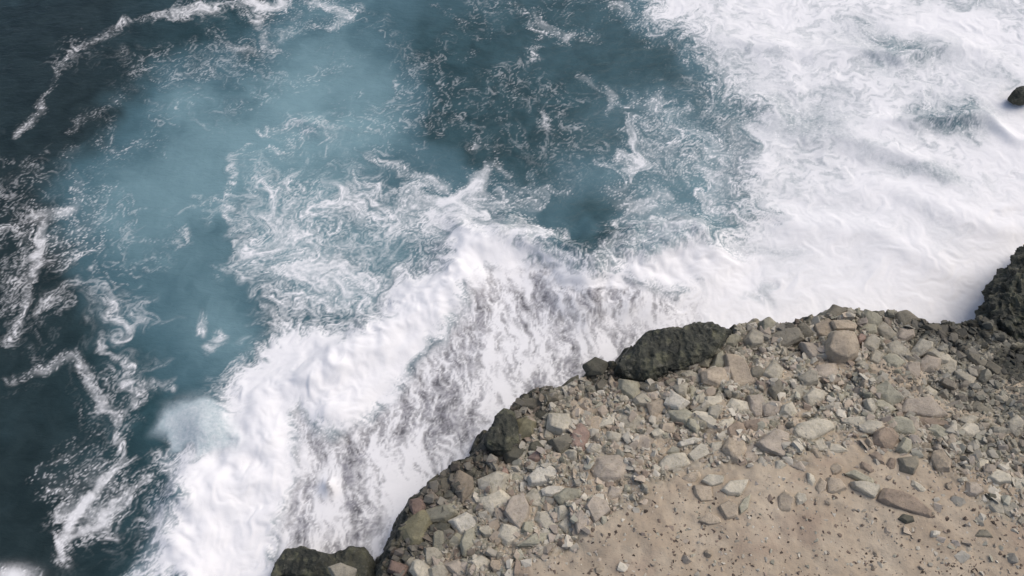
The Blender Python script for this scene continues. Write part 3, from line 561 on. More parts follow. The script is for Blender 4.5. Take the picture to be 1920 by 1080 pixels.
# every boulder one can pick out: crop origin, centre, width, height, turn, tint, height ratio, label
OX = dict(A=(500, 780), B=(940, 560), C=(1400, 560), D=(940, 780), E=(1400, 780))
BOULDERS = []
BOULDERS += [
# around the big round tan boulder and the upper rim
('C', [(560,255),(590,200),(660,195),(740,205),(790,270),(775,360),(695,405),(605,390),(550,340)], 't', .55, 'big smooth round tan boulder near the top of the rim'),
('C', [(455,170),(550,125),(600,150),(590,215),(560,275),(480,240)], 't', .35, 'flat tan block leaning behind the big round tan boulder'),
('C', [(570,140),(690,135),(750,170),(740,205),(600,200)], 't', .35, 'pale brown slab capping the big round tan boulder'),
('C', (470,345,180,110,25), 'k', .45, 'pinkish tan wedge just left of the big round tan boulder'),
('C', (290,240,160,110,-15), 'g', .45, 'wide grey block on the rim between two pale knobs'),
('C', (400,212,105,65,35), 'n', .5, 'small dark tilted boulder on the rim above the pinkish wedge'),
('C', (70,250,130,120,0), 'g', .5, 'grey blunt boulder on the rim right of the mossy outcrop'),
('C', (160,175,100,110,0), 'e', .7, 'upright grey knob sticking up from the rim into the foam'),
('C', (180,490,110,160,8), 'g', .5, 'tall pale grey boulder standing alone in the upper rubble'),
('C', (75,490,85,75,0), 'n', .5, 'small dark grey boulder left of the tall pale grey one'),
('C', (215,600,85,120,5), 'n', .4, 'dark grey upright slab below the tall pale grey boulder'),
('C', (350,625,80,120,30), 'g', .45, 'leaning grey boulder with a sharp top in the middle rubble'),
('C', (465,645,130,100,-20), 'p', .4, 'pale wedge with a bright front lip in the middle rubble'),
('C', (560,490,150,115,10), 'k', .4, 'broad pinkish pale boulder below the round tan boulder'),
('C', (425,520,120,95,20), 'g', .4, 'grey flat boulder left of the broad pinkish pale one'),
('C', [(10,640),(110,630),(130,690),(105,800),(60,810),(20,740)], 'k', .4, 'large pinkish pale split boulder at the centre of the rubble'),
('C', (185,735,110,75,-15), 'k', .4, 'small pinkish block touching the large split boulder'),
('C', (290,745,85,90,0), 'p', .45, 'pale squat boulder two steps right of the large split boulder'),
('C', (50,860,120,95,-10), 'b', .45, 'dark brown boulder above the long pale slab ridge'),
('C', (950,635,175,125,30), 'e', .55, 'big smooth grey green boulder in the right hand rubble'),
('C', (940,715,135,55,15), 'e', .4, 'low layered green grey stone under the smooth grey green boulder'),
('C', [(1040,760),(1080,670),(1250,650),(1370,780),(1270,800),(1150,775)], 'k', .3, 'large flat pinkish slab sloping down in the right hand rubble'),
('C', (1250,835,240,60,3), 'b', .55, 'long brown lip under the large flat pinkish slab'),
('C', (1230,440,140,100,-15), 'k', .4, 'pink tinged boulder in the upper right rubble'),
('C', (1130,470,90,85,0), 'k', .45, 'small pink brown boulder left of the pink tinged one'),
('C', (1370,465,110,120,10), 'g', .45, 'square grey boulder beside the pink tinged boulder'),
('C', (1195,315,110,85,-10), 'p', .5, 'pale angular boulder catching light in the upper right rubble'),
('C', (1305,375,140,55,28), 'g', .5, 'long grey finger of stone pointing down from the pale angular boulder'),
('C', (1035,335,140,100,15), 'g', .45, 'grey rounded block right of the reddish chips by the round boulder'),
('C', (990,412,120,70,20), 'e', .45, 'low grey green boulder below the grey rounded block'),
('C', (1265,635,115,50,40), 'p', .45, 'narrow pale stone slanting above the flat pinkish slab'),
('C', (1490,525,140,60,35), 'g', .4, 'grey slab slanting down toward the right edge'),
('C', (620,95,150,105,0), 'n', .5, 'dark tan hump at the very top of the rim'),
('C', (1080,120,170,80,20), 'n', .45, 'dark brown block hanging over the foam on the right rim'),
('C', (845,130,120,90,20), 'e', .5, 'grey green boulder on the rim right of the tan slab cap'),
('C', (955,215,150,75,40), 'g', .45, 'long grey stone lying aslant below the right rim'),
('C', (1070,230,110,80,-30), 'k', .45, 'brownish pink stone crossing the long aslant grey stone'),
('C', (830,195,100,70,0), 'e', .4, 'flat green grey stone directly right of the big round tan boulder'),
('C', (780,260,50,60,0), 'r', .6, 'small reddish stone touching the right side of the round tan boulder'),
('C', (850,290,90,80,0), 'g', .45, 'grey stone right of the small reddish stone'),
('C', (885,385,90,100,20), 'g', .5, 'upright grey stone below the long aslant stones'),
('C', (1440,230,130,100,10), 'n', .4, 'dark grey slab where the rubble meets the dark cliff spur'),
('C', (1290,200,170,60,10), 'n', .4, 'flat dark ledge stone along the right rim'),
('C', (1760,680,130,60,32), 'g', .45, 'grey slanting slab close to the right edge of the rubble'),
('C', (1630,775,210,75,30), 'n', .4, 'long dark grey slab slanting in the right hand rubble'),
('C', (1830,850,90,110,0), 'g', .4, 'grey boulder against the right edge below the slanting slabs'),
('C', (1560,390,200,60,40), 'n', .45, 'long dark rib of rock below the dark cliff spur'),
('C', (1700,480,160,60,45), 'n', .45, 'dark narrow rib of rock nearest the right edge'),
# the ridge of slabs above the sandy flat
('C', [(300,880),(350,830),(480,800),(590,805),(610,860),(500,900),(440,965),(350,940)], 'p', .4, 'bulky pale block crowning the slab ridge above the sandy flat'),
('C', (590,870,190,100,-5), 'p', .4, 'pale flat block continuing right of the bulky pale block'),
('C', [(60,965),(200,870),(300,895),(272,1075),(190,1050),(110,1010)], 'k', .32, 'large tan slab with a dark undercut edge on the slab ridge'),
('C', (760,825,150,75,-5), 'p', .4, 'greenish pale boulder between ridge blocks above bare tan soil'),
('C', (860,860,130,75,5), 'p', .4, 'pale pinkish block at the right end of the slab ridge'),
('C', (610,1005,145,55,8), 'p', .4, 'narrow pale tan slab below the ridge on bare tan soil'),
('C', (960,935,140,125,25), 'b', .45, 'smooth brownish grey boulder at the right end of the slab ridge'),
('C', (1060,845,170,85,25), 'e', .45, 'grey green block sloping right behind the brownish grey boulder'),
('C', (1080,985,95,90,0), 'e', .5, 'grey green boulder below the brownish grey boulder'),
('C', (500,985,90,90,0), 'g', .4, 'grey cube like stone under the pale ridge block'),
('C', (1400,885,52,110,5), 'p', .5, 'thin upright pale stone in the right hand rubble'),
('C', (1530,885,120,75,15), 'p', .45, 'pale boulder right of the thin upright stone'),
('C', (1425,990,95,45,5), 'p', .45, 'small pale flat stone under the thin upright stone'),
('C', (1505,825,100,75,-10), 'g', .4, 'grey pale boulder above the long dark slab end'),
('C', (1310,900,120,80,25), 'e', .4, 'olive grey boulder left of the thin upright stone'),
# below the mossy outcrop
('B', (1210,465,75,110,45), 'g', .5, 'grey pointed boulder resting at the foot of the mossy outcrop'),
('B', (1320,535,180,85,25), 'p', .45, 'long pale boulder slanting right below the mossy outcrop'),
('B', (1450,515,135,105,0), 't', .4, 'tan squarish boulder between long pale boulder and tall tan slab'),
('B', [(1510,370),(1600,365),(1650,390),(1700,520),(1722,565),(1640,610),(1570,590),(1530,490)], 't', .3, 'tall smooth tan slab right of the mossy outcrop'),
('B', (1482,415,75,125,8), 'e', .55, 'grey green upright slab propped against the tall tan slab'),
('B', (1540,275,150,80,-10), 'e', .45, 'knobbly grey green lump at the right end of the mossy outcrop'),
('B', (1310,385,170,80,15), 'e', .4, 'grey green ledge stone under the mossy outcrop'),
('B', (870,600,150,115,5), 'e', .5, 'layered greenish pale boulder below the left end of the mossy outcrop'),
('B', (760,580,75,110,0), 't', .4, 'narrow tan stone left of the layered greenish boulder'),
('B', (678,575,65,75,0), 'n', .5, 'small dark grey boulder at the rim left of the narrow tan stone'),
('B', (1020,590,110,60,5), 'n', .45, 'low grey brown boulder right of the layered greenish boulder'),
('B', (955,675,115,80,10), 'g', .45, 'pale grey boulder below the layered greenish boulder'),
('B', (1050,730,100,140,0), 't', .35, 'tall tan earthy block in the central rubble'),
('B', (1180,685,135,110,30), 'w', .4, 'whitish pitted boulder in the central rubble'),
('B', (1215,775,140,105,30), 'e', .5, 'smooth grey green boulder under the whitish pitted one'),
('B', (1300,845,95,55,40), 'e', .5, 'small slanted stone right of the smooth grey green boulder'),
('B', (1295,650,42,115,-5), 'e', .6, 'thin upright grey stone right of the whitish pitted boulder'),
('B', (1352,675,60,75,0), 'g', .5, 'small pale cube next to the thin upright grey stone'),
('B', (1435,680,110,80,10), 'p', .45, 'pale grey boulder in the tight cluster below the tall tan slab'),
('B', (1440,755,90,80,-30), 'g', .45, 'grey boulder under the pale grey cluster boulder'),
('B', (1345,740,110,55,-15), 'g', .45, 'flat grey stone left of the tight boulder cluster'),
('B', (1605,720,115,85,0), 'p', .4, 'pale tan boulder below the tall smooth tan slab'),
('B', (1210,600,80,80,0), 'g', .5, 'grey wedge between whitish boulder and long pale boulder'),
('B', (1160,555,95,45,-10), 'n', .5, 'low dark stone against the base of the mossy outcrop'),
('B', (1410,825,175,58,35), 'p', .4, 'long pale slab slanting above the bright slab'),
('B', (1510,845,110,60,-25), 'p', .35, 'pale flat stone right of the long slanting slab'),
('B', (1590,885,130,110,0), 'b', .4, 'brown boulder right of the long slanting pale slab'),
# left rim
('B', (400,820,155,140,0), 'p', .5, 'big pale pitted boulder with mossy flank near the rim corner'),
('B', (520,785,95,115,0), 't', .5, 'tan pointed boulder right of the big pale pitted boulder'),
('B', (620,845,120,95,-20), 't', .45, 'tan low boulder in the left rubble beside a pale wedge'),
('B', (715,835,140,80,-32), 'p', .45, 'pale tan wedge with a bright upper face in the left rubble'),
('B', (870,830,170,120,10), 'g', .35, 'broad grey crumbly boulder in the left rubble'),
('B', (760,930,105,60,10), 'p', .5, 'small pale rounded stone below the pale tan wedge'),
('B', (650,1005,95,70,0), 'p', .5, 'small pale knob below the left rubble'),
('B', (410,955,130,125,-20), 'n', .5, 'dark grey green boulder below the big pale pitted boulder'),
('B', (530,930,100,150,10), 'r', .4, 'tall reddish brown boulder in the left rubble'),
('B', (320,912,62,62,0), 'g', .6, 'small round grey stone on the rim corner'),
('B', (90,1030,130,140,0), 'd', .5, 'large dark round boulder low on the left rim'),
('B', (230,990,90,65,-10), 'd', .5, 'dark squat boulder right of the large dark round boulder'),
('B', (160,850,110,140,0), 'o', .45, 'olive mossy boulder on the left rim corner'),
('B', (275,780,90,70,0), 'd', .5, 'dark hollowed stone above the olive mossy boulder'),
('B', (245,1055,100,70,-15), 'r', .5, 'small red brown stone below the dark squat boulder'),
('B', (945,975,120,115,10), 'k', .35, 'pinkish tan boulder in the left rubble above the slab ridge'),
('B', (800,990,90,45,-5), 'p', .45, 'thin pale stone left of the pinkish tan boulder'),
('B', (1130,865,95,90,0), 't', .45, 'tan round boulder left of the bright slab'),
('B', (170,705,140,65,-12), 'n', .5, 'smooth grey ledge boulder overhanging the foam at the rim bend'),
('B', (300,665,130,70,-15), 'n', .45, 'rounded dark grey boulder along the rim above the olive mossy one'),
('B', (480,560,120,55,-25), 'd', .5, 'dark flat boulder on the rim below the purple grey knob'),
('B', (640,440,130,90,10), 'd', .5, 'dark purple grey knob at the waterline left of the mossy outcrop'),
# slab ridge, left half
('D', [(1190,175),(1300,135),(1372,150),(1340,175),(1215,205)], 'w', .4, 'bright whitish flat slab above the cracked block'),
('D', [(1060,320),(1110,260),(1240,235),(1290,320),(1180,355),(1080,375)], 'p', .35, 'pale slab with shaded front edge left of the cracked block'),
('D', [(1255,255),(1350,175),(1398,185),(1408,255),(1300,312)], 'p', .35, 'pale cracked block in the middle of the slab ridge'),
('D', [(1415,175),(1500,165),(1492,215),(1420,262)], 'p', .35, 'narrow pale block right of the cracked block'),
('D', (1578,215,140,135,0), 't', .35, 'broad tan block on the slab ridge'),
('D', (1685,240,100,150,-5), 'k', .4, 'upright pale tan block next to the broad tan block'),
('D', [(1355,430),(1395,385),(1510,400),(1505,455),(1420,470)], 'p', .4, 'small pale pillow shaped slab on the sandy flat'),
('D', [(1490,490),(1550,425),(1672,425),(1660,480),(1620,535),(1540,525)], 'p', .35, 'flat pale slab right of the pillow shaped slab'),
('D', [(1300,460),(1420,470),(1435,570),(1350,580),(1305,520)], 't', .25, 'tan sunken slab below the pillow shaped slab'),
('D', [(1470,600),(1540,560),(1600,600),(1610,680),(1520,700)], 't', .28, 'tan rounded slab edged by dark cracks on the sandy flat'),
('D', [(1605,610),(1640,550),(1690,520),(1670,620),(1615,660)], 'e', .3, 'grey corner slab right of the crack on the sandy flat'),
('D', [(1330,705),(1400,650),(1480,680),(1500,720),(1400,725)], 't', .25, 'low tan slab at the lower end of the cracked group'),
('D', (740,350,210,160,-5), 'k', .35, 'big brownish pink flat boulder above the left sandy flat'),
('D', [(170,400),(230,340),(330,320),(390,370),(385,440),(280,460),(190,460)], 'w', .35, 'white boulder pitted with dark holes on the lower rim'),
('D', [(552,600),(620,528),(715,560),(742,630),(650,705),(632,720)], 'k', .28, 'brown slab right of the open crack on the sand edge'),
('D', [(482,650),(545,622),(622,728),(512,788)], 'k', .3, 'brown slab left of the open crack on the sand edge'),
('D', [(20,640),(60,540),(150,500),(190,600),(185,700),(120,760),(50,700)], 'k', .35, 'large pinkish tan slab leaning left of the cracked brown slabs'),
('D', (310,690,130,155,0), 'p', .4, 'pale square block left of the cracked brown slabs'),
('D', (415,645,95,90,0), 'p', .4, 'small pale block above the gap left of the cracked brown slabs'),
('D', (435,730,80,95,10), 'p', .4, 'pale block wedged against the left brown slab'),
('D', (245,545,120,110,20), 'p', .4, 'pale boulder with shaded base under the white pitted boulder'),
('D', (355,495,120,55,-8), 'w', .4, 'bright thin slab under the white pitted boulder'),
('D', (470,530,160,100,-15), 'e', .4, 'grey green slab below the bright thin slab'),
('D', (75,800,150,130,20), 'p', .4, 'pale angular block with a ridge on the lower left rubble'),
('D', (190,755,95,90,0), 'e', .45, 'grey boulder between the pale square block and the ridge block'),
('D', (245,830,210,65,-12), 'e', .45, 'long grey green stone along the edge of the sand'),
('D', (640,215,90,60,-5), 'w', .5, 'small whitish stone above the big brownish pink boulder'),
('D', (790,185,60,50,0), 'w', .5, 'tiny whitish block right of the small whitish stone'),
('D', (1048,350,62,55,0), 'p', .5, 'little pale cube at the tip of the shaded pale slab'),
('D', (760,520,95,95,0), 'k', .4, 'pinkish tan stone above the right brown slab'),
('D', (100,420,85,85,0), 'e', .45, 'grey green stone left of the white pitted boulder'),
('D', (20,410,60,110,0), 'r', .45, 'dull red stone on the lower rim'),
('D', (1290,410,100,60,-10), 't', .3, 'flat tan stone left of the pillow shaped slab'),
# lower left corner of the rubble
('A', (1560,260,95,80,20), 'd', .5, 'dark little boulder under the black rim outcrop'),
('A', (1325,465,115,165,-3), 't', .35, 'flat tan upright slab on the lower rim'),
('A', (1215,465,140,130,10), 'n', .5, 'dark grey cube boulder at the lower rim edge'),
('A', (1130,450,80,100,0), 'd', .5, 'dark wet stone hanging at the edge above the foam'),
('A', (1530,440,170,130,-20), 'p', .45, 'pale boulder with pink stain on the lower rim'),
('A', (1690,415,120,85,-20), 'p', .4, 'greenish pale slab right of the pink stained boulder'),
('A', (1450,560,75,55,0), 'p', .5, 'little pale stone under the pink stained boulder'),
('A', (1185,645,180,110,-20), 'e', .45, 'greenish pale boulder with hollowed top on the lower rim'),
('A', (1330,715,180,120,5), 'w', .4, 'crumbly whitish boulder in the lower left rubble'),
('A', (1560,575,160,130,-15), 'p', .35, 'wide pale boulder above the large pink slab'),
('A', (1015,600,80,90,0), 'r', .5, 'wine red stone at the foam edge of the lower rim'),
('A', (1010,745,180,210,5), 'o', .4, 'big brown olive rim boulder above the foam'),
('A', (1170,755,100,80,0), 'd', .5, 'dark hollow stone right of the brown olive rim boulder'),
('A', (1270,830,150,100,-10), 'e', .45, 'grey green flat topped boulder in the lower left rubble'),
('A', (1355,850,75,150,10), 'e', .5, 'leaf shaped upright grey green stone in the lower left rubble'),
('A', (1160,850,75,140,0), 'e', .5, 'upright grey stone left of the flat topped boulder'),
('A', (1125,945,140,110,0), 'g', .5, 'round grey boulder near the bottom edge'),
('A', (975,970,70,95,0), 'p', .5, 'small pale egg shaped stone near the bottom edge'),
('A', (1050,1030,115,150,5), 'p', .45, 'pale grey tall boulder cut by the bottom edge'),
('A', (1160,1050,100,90,0), 'g', .5, 'grey lump right of the pale grey tall boulder'),
('A', (1300,1025,180,110,5), 'k', .4, 'pinkish boulder with a dark pit at the bottom edge'),
('A', (880,1020,120,110,0), 'r', .4, 'reddish brown rock at the bottom of the left rim'),
('A', (500,1050,160,100,0), 'p', .5, 'pale lone boulder lying on the black ledge at the bottom edge'),
('A', (1440,990,110,90,0), 'p', .45, 'pale stone above the pinkish pitted boulder'),
# sandy flat and its right side
('E', [(535,440),(555,400),(640,420),(690,480),(600,520),(550,515)], 't', .4, 'brown tan half sunken boulder on the sandy flat'),
('E', (508,475,60,115,18), 't', .5, 'narrow tan stone left of the half sunken boulder'),
('E', (785,412,160,48,22), 'e', .6, 'grey green blade of stone above the pale ledge block'),
('E', [(710,435),(770,430),(905,460),(915,480),(870,548),(800,510),(730,475)], 'p', .4, 'pale ledge block with dark gap on its right side'),
('E', [(892,552),(940,478),(1060,500),(1160,545),(1275,640),(1260,690),(1100,640),(960,590)], 'b', .16, 'long grey brown ledge slab with a shadowed lower lip'),
('E', (1108,318,100,115,0), 'n', .5, 'dark grey green round boulder on bare soil'),
('E', (440,425,45,75,-25), 'p', .5, 'small pale stone on bare soil above the sandy flat'),
('E', (360,335,120,55,32), 'k', .45, 'pale pink blade of stone below the undercut tan slab'),
('E', (230,325,65,50,10), 'p', .5, 'small pale chip under the large undercut tan slab'),
('E', (605,352,70,65,0), 't', .45, 'little tan block on bare soil under the narrow pale tan slab'),
('E', (1590,335,105,110,0), 'p', .45, 'pale square boulder on the right side of the flat'),
('E', (1725,405,135,95,10), 'p', .45, 'pale boulder lower right of the pale square boulder'),
('E', (1550,485,120,90,10), 'k', .45, 'pale pinkish boulder with dark underside on the right side'),
('E', (1655,540,70,35,10), 'd', .5, 'small dark stone right of the pale pinkish boulder'),
('E', (1168,482,100,42,42), 'p', .5, 'pale splinter lying on the right soil above the long ledge'),
('E', (268,570,110,110,0), 't', .35, 'tan half buried block on the upper sandy flat'),
('E', (372,548,65,60,0), 'p', .5, 'small pale stone right of the half buried tan block'),
('E', (1695,610,110,90,20), 'g', .4, 'grey boulder low on the right side of the flat'),
('E', (1790,620,100,80,20), 'g', .4, 'grey boulder nearest the right edge of the flat'),
('E', (1610,795,110,55,10), 'n', .5, 'dark low stone on the far right of the sand'),
('E', (1280,790,55,38,-5), 'w', .6, 'bright white chip lying on the sand'),
('E', (1840,470,80,95,0), 'p', .45, 'pale boulder touching the right edge of the flat'),
('E', (1080,690,90,50,10), 'd', .5, 'dark stone lodged under the tip of the long ledge'),
('E', (985,320,55,75,-10), 'b', .5, 'dark reddish stone left of the dark grey green round boulder'),
('E', (890,275,110,50,42), 'b', .5, 'brown slanting stone on bare soil'),
('E', (825,345,80,45,45), 'b', .5, 'small brown slanting stone above the grey green blade'),
]
placed = []
def place_poly(pts, h, tint, label, cat='boulder', name='boulder', group='boulders along the cliff top', mat=None, **kw):
    cx = sum(p[0] for p in pts) / len(pts); cy = sum(p[1] for p in pts) / len(pts)
    x0, y0, z0, t = ground_at(cx, cy)
    foot = []
    for p in pts:
        x, y, _ = unproj(p[0], p[1], z0 + h * 0.7); foot.append((x - x0, y - y0))
    me = rock_mesh(name, foot, h, len(placed) + 1, **kw)
    o = link(name, me, mat or M_ROCK); o.location = (x0, y0, z0 - 0.22 * h)
    c = TINT[tint]; v = rng.uniform(.92, 1.08) * (1 if tint in 'do' else 1 - 0.5 * float(sample(GW, x0, y0))); o.color = (c[0] * v, c[1] * v, c[2] * v, 1)
    tag(o, label, cat, group)
    placed.append((x0, y0, max(math.hypot(*f) for f in foot)))
    return o
def place_oval(px, py, w, h, ang, tint, hr, label):
    m = unproj(px, py, 5.0)[2] / FPX
    k = rng.choice((4, 5, 5, 5, 6, 7)); pts = []
    a0 = rng.uniform(0, 6.28); ca, sa = math.cos(math.radians(ang)), math.sin(math.radians(ang))
    for i in range(k):
        a = a0 + 6.283 * (i + rng.uniform(-.28, .28)) / k
        q = rng.uniform(.86, 1.12) * (1 + 0.10 * abs(math.sin(2 * a)))
        u, v = w / 2 * q * math.cos(a), h / 2 * q * math.sin(a)
        pts.append((px + u * ca - v * sa, py + u * sa + v * ca))
    return place_poly(pts, max(0.22, hr * min(w, h) * m), tint, label)
for crop, geo, tint, hr, label in BOULDERS:
    ox, oy = OX[crop]
    if isinstance(geo, list):
        pts = [(ox + u / 3.6, oy + v / 3.6) for u, v in geo]
        w = max(p[0] for p in pts) - min(p[0] for p in pts); hh = max(p[1] for p in pts) - min(p[1] for p in pts)
        place_poly(pts, max(0.2, hr * min(w, hh) * 0.033), tint, label, top=0.86, tilt=0.12)
    else:
        u, v, w, h, a = geo; w *= 1.34; h *= 1.34; hr *= 0.82
        place_oval(ox + u / 3.6, oy + v / 3.6, w / 3.6, h / 3.6, a, tint, hr, label)

# dark wet outcrops on the rim and in the surf
def outcrop(name, pts, h, label, z=None, cat='rock outcrop', amp=0.34, seed=3, mid=None):
    cx = sum(p[0] for p in pts) / len(pts); cy = sum(p[1] for p in pts) / len(pts)
    if z is None: x0, y0, z0, t = ground_at(cx, cy)
    else: x0, y0, t = unproj(cx, cy, z); z0 = z
    foot = [(lambda q: (q[0] - x0, q[1] - y0))(unproj(p[0], p[1], z0 + h * 0.55)) for p in pts]
    sz = max(math.hypot(*f) for f in foot)
    bm = bmesh.new(); r = random.Random(seed)
    rings = []
    for s, q in ((1.04, -1.2), (1.03, -.1), (0.97, .45), (0.80, .85), (0.5, 1.02), (0.22, 1.05)):
        rings.append([bm.verts.new((x * s, y * s, h * q)) for x, y in foot])
    k = len(foot)
    for a, b in zip(rings, rings[1:]):
        for i in range(k): bm.faces.new((a[i], a[(i + 1) % k], b[(i + 1) % k], b[i]))
    bm.faces.new(rings[-1])
    bmesh.ops.triangulate(bm, faces=bm.faces)
    for it in range(6):
        ed = [e for e in bm.edges if e.calc_length() > max(0.15, sz * 0.024)]
        if not ed: break
        bmesh.ops.subdivide_edges(bm, edges=ed, cuts=1, use_grid_fill=True); bmesh.ops.triangulate(bm, faces=bm.faces)
    bmesh.ops.recalc_face_normals(bm, faces=bm.faces); bm.normal_update()
    co = np.array([v.co[:] for v in bm.verts]); no = np.array([v.normal[:] for v in bm.verts])
    o = seed * 5.3; d = 0; a = 1.0
    for f in (0.45, 1.0, 2.1, 4.3):
        nn = perlin(co[:, 0] * f + o, co[:, 1] * f * 0.7 + o, co[:, 2] * f * 1.2 + 1.7)
        d = d + a * (0.5 - np.abs(nn) * 2.0); a *= 0.62
    for i, v in enumerate(bm.verts): v.co += Vector(no[i]) * float(d[i]) * amp * min(h, 2.5)
    me = bpy.data.meshes.new(name); bm.to_mesh(me); bm.free()
    ob = link(name, me, M_DARK); ob.location = (x0, y0, z0)
    tag(ob, label, cat); placed.append((x0, y0, sz * 0.75))
    return ob
cb = lambda c, *p: [(OX[c][0] + u / 3.6, OX[c][1] + v / 3.6) for u, v in p]
outcrop('rock_outcrop', cb('B', (770, 480), (830, 370), (920, 280), (1000, 222), (1120, 214), (1230, 212), (1330, 175), (1400, 160), (1480, 190), (1560, 215), (1500, 300), (1430, 390), (1270, 420), (1150, 500), (960, 530), (860, 520)), 0.85,
        'black green mossy outcrop bulging over the white surf at mid rim', seed=3)
outcrop('rock_outcrop', [(1862, 612), (1868, 570), (1892, 515), (1922, 470), (1975, 425), (2060, 430), (2080, 560), (2010, 640), (1950, 632), (1900, 622)], 1.7,
        'tall dark cliff spur jutting into white foam at the right edge', z=3.2, seed=5)
outcrop('rock_outcrop', cb('A', (20, 1110), (60, 980), (130, 900), (215, 872), (300, 890), (420, 935), (560, 925), (640, 885), (690, 940), (700, 1030), (760, 1120)), 0.55,
        'low black wet ledge awash below the streaky foam at the bottom edge', z=1.2, seed=8)
outcrop('rock_outcrop', cb('B', (-70, 880), (-30, 800), (20, 745), (70, 770), (110, 850), (110, 960), (60, 1010), (-60, 1010), (-110, 960)), 0.7,
        'small black outcrop at the rim beside an olive mossy boulder', seed=11)
outcrop('sea_rock', [(1900, 172), (1907, 165), (1918, 163), (1938, 164), (1946, 174), (1930, 180), (1910, 181)], 0.5,
        'small dark rock poking out of the white water at the right edge', z=0.9, cat='rock', seed=14)

# ------------------------------------------------------------------ stones: every one an object, then the finer rubble as one mass
STONE = []
for i in range(14):
    r = random.Random(100 + i); k = r.choice((4, 5, 5, 6, 7)); el = r.uniform(.55, .95)
    foot = [(math.cos(6.283 * (j + r.uniform(-.25, .25)) / k) * r.uniform(.85, 1.1), el * math.sin(6.283 * (j + r.uniform(-.25, .25)) / k) * r.uniform(.85, 1.1)) for j in range(k)]
    me = rock_mesh('stone', foot, r.uniform(.45, .95), 40 + i, amp=0.06, top=r.uniform(.5, .8), tilt=.5); me.materials.append(M_ROCK); STONE.append(me)
def colour_at(px, py, r, word=False):
    k = r.random()
    base = 'p' if k < .26 else 't' if k < .5 else 'g' if k < .72 else 'e' if k < .88 else 'k' if k < .95 else 'b'
    c = np.array(TINT[base])
    gr = float(np.clip((px - 1600) / 260, 0, 1) * np.clip((900 - py) / 250, 0, 1))         # greyer, darker stone to the right
    c = c * (1 - gr * 0.35) * (1 - gr) + gr * np.array((.225, .216, .175)) * (0.6 + 0.8 * r.random())
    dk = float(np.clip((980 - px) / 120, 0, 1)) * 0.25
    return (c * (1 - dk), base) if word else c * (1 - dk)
cells = {}
def clear(x, y, rad, k=0.8):
    for gx in range(int(x // 2) - 1, int(x // 2) + 2):
        for gy in range(int(y // 2) - 1, int(y // 2) + 2):
            for (a, b, c) in cells.get((gx, gy), ()):
                if (a - x) ** 2 + (b - y) ** 2 < (k * (c + rad)) ** 2: return False
    return True
def note(x, y, rad): cells.setdefault((int(x // 2), int(y // 2)), []).append((x, y, rad))
for p in placed: note(*p)
r = random.Random(21); count = 0; tries = 0
SHORT = {}
for b in [o for o in COL.objects if o.name.split('.')[0] == 'boulder']:
    lab = b['label']; cut = len(lab)
    for w in (' below ', ' above ', ' beside ', ' in the ', ' on the ', ' at the ', ' of the ', ' near ', ' under ', ' with ', ' between ', ' resting ', ' standing ', ' along ', ' to the ', ' touching ', ' just ', ' right of ', ' left of ',
              ' where ', ' against ', ' among ', ' slanting ', ' sloping ', ' hanging ', ' lying ', ' leaning ', ' crowning ', ' capping ', ' nearest ', ' close ', ' sticking ', ' two steps ', ' continuing ', ' directly ', ' next to ', ' edged ',
              ' from ', ' crossing ', ' pointing ', ' propped ', ' overhanging ', ' catching ', ' wedged ', ' cut ', ' lodged '):
        k = lab.find(w)
        if k > 0: cut = min(cut, k)
    SHORT[b] = lab[:cut] if len(lab[:cut].split()) > 1 else lab
_names = list(SHORT.values())
SHORT = {b: (v if _names.count(v) == 1 else b['label']) for b, v in SHORT.items()}
BPX = {b: proj(*b.location) for b in SHORT}
CW = dict(p='pale', t='tan', g='grey', e='olive grey', k='pinkish', b='brown')
USED = set()
def stone_label(px, py, size, colour):
    for b in sorted(BPX, key=lambda q: (BPX[q][0] - px) ** 2 + (BPX[q][1] - py) ** 2)[:30]:
        dx, dy = px - BPX[b][0], py - BPX[b][1]
        far = '' if math.hypot(dx, dy) < 70 else 'some way '
        rel = (far + 'right of' if dx > 0 else far + 'left of') if abs(dx) > abs(dy) else (far + 'below' if dy > 0 else far + 'above')
        lab = '%s %s stone %s the %s' % (size, colour, rel, SHORT[b])
        if lab not in USED and len(lab.split()) <= 16: USED.add(lab); return lab
    return lab
while count < 300 and tries < 60000:
    tries += 1
    px, py = r.uniform(690, 1935), r.uniform(575, 1085)
    x, y, z, t = ground_at(px, py)
    sd, sn = float(sample(GD, x, y)), float(sample(GS, x, y))
    if sd < 0.15 or (sn > 0.5 and r.random() > 0.006): continue
    if sn < .5 and r.random() < 0.75 * float(sample(GR, x, y)): continue
    rad = r.choice((.26, .29, .33, .38, .56)) * r.uniform(.9, 1.1) * (1 - 0.35 * (count / 300)) * (0.75 if sn > .5 else 1)
    if not clear(x, y, rad, 0.72): continue
    note(x, y, rad)
    o = bpy.data.objects.new('stone', r.choice(STONE)); COL.objects.link(o)
    o.location = (x, y, z - rad * r.uniform(.05, .40)); o.scale = (rad, rad * r.uniform(.8, 1.1), rad * r.uniform(.7, 1.1))
    o.rotation_euler = (r.gauss(0, .30), r.gauss(0, .30), r.uniform(0, 6.28))
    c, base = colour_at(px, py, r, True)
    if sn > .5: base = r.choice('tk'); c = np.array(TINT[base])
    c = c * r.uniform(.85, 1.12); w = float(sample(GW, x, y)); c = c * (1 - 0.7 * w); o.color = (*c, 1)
    cw = 'dark' if w > .6 else 'dark grey' if max(o.color[:3]) < .2 else CW[base]
    tag(o, stone_label(*proj(x, y, z), 'small' if rad < .38 else 'middling' if rad < .52 else 'large', cw), 'stone', 'stones in the cliff top rubble')
    count += 1

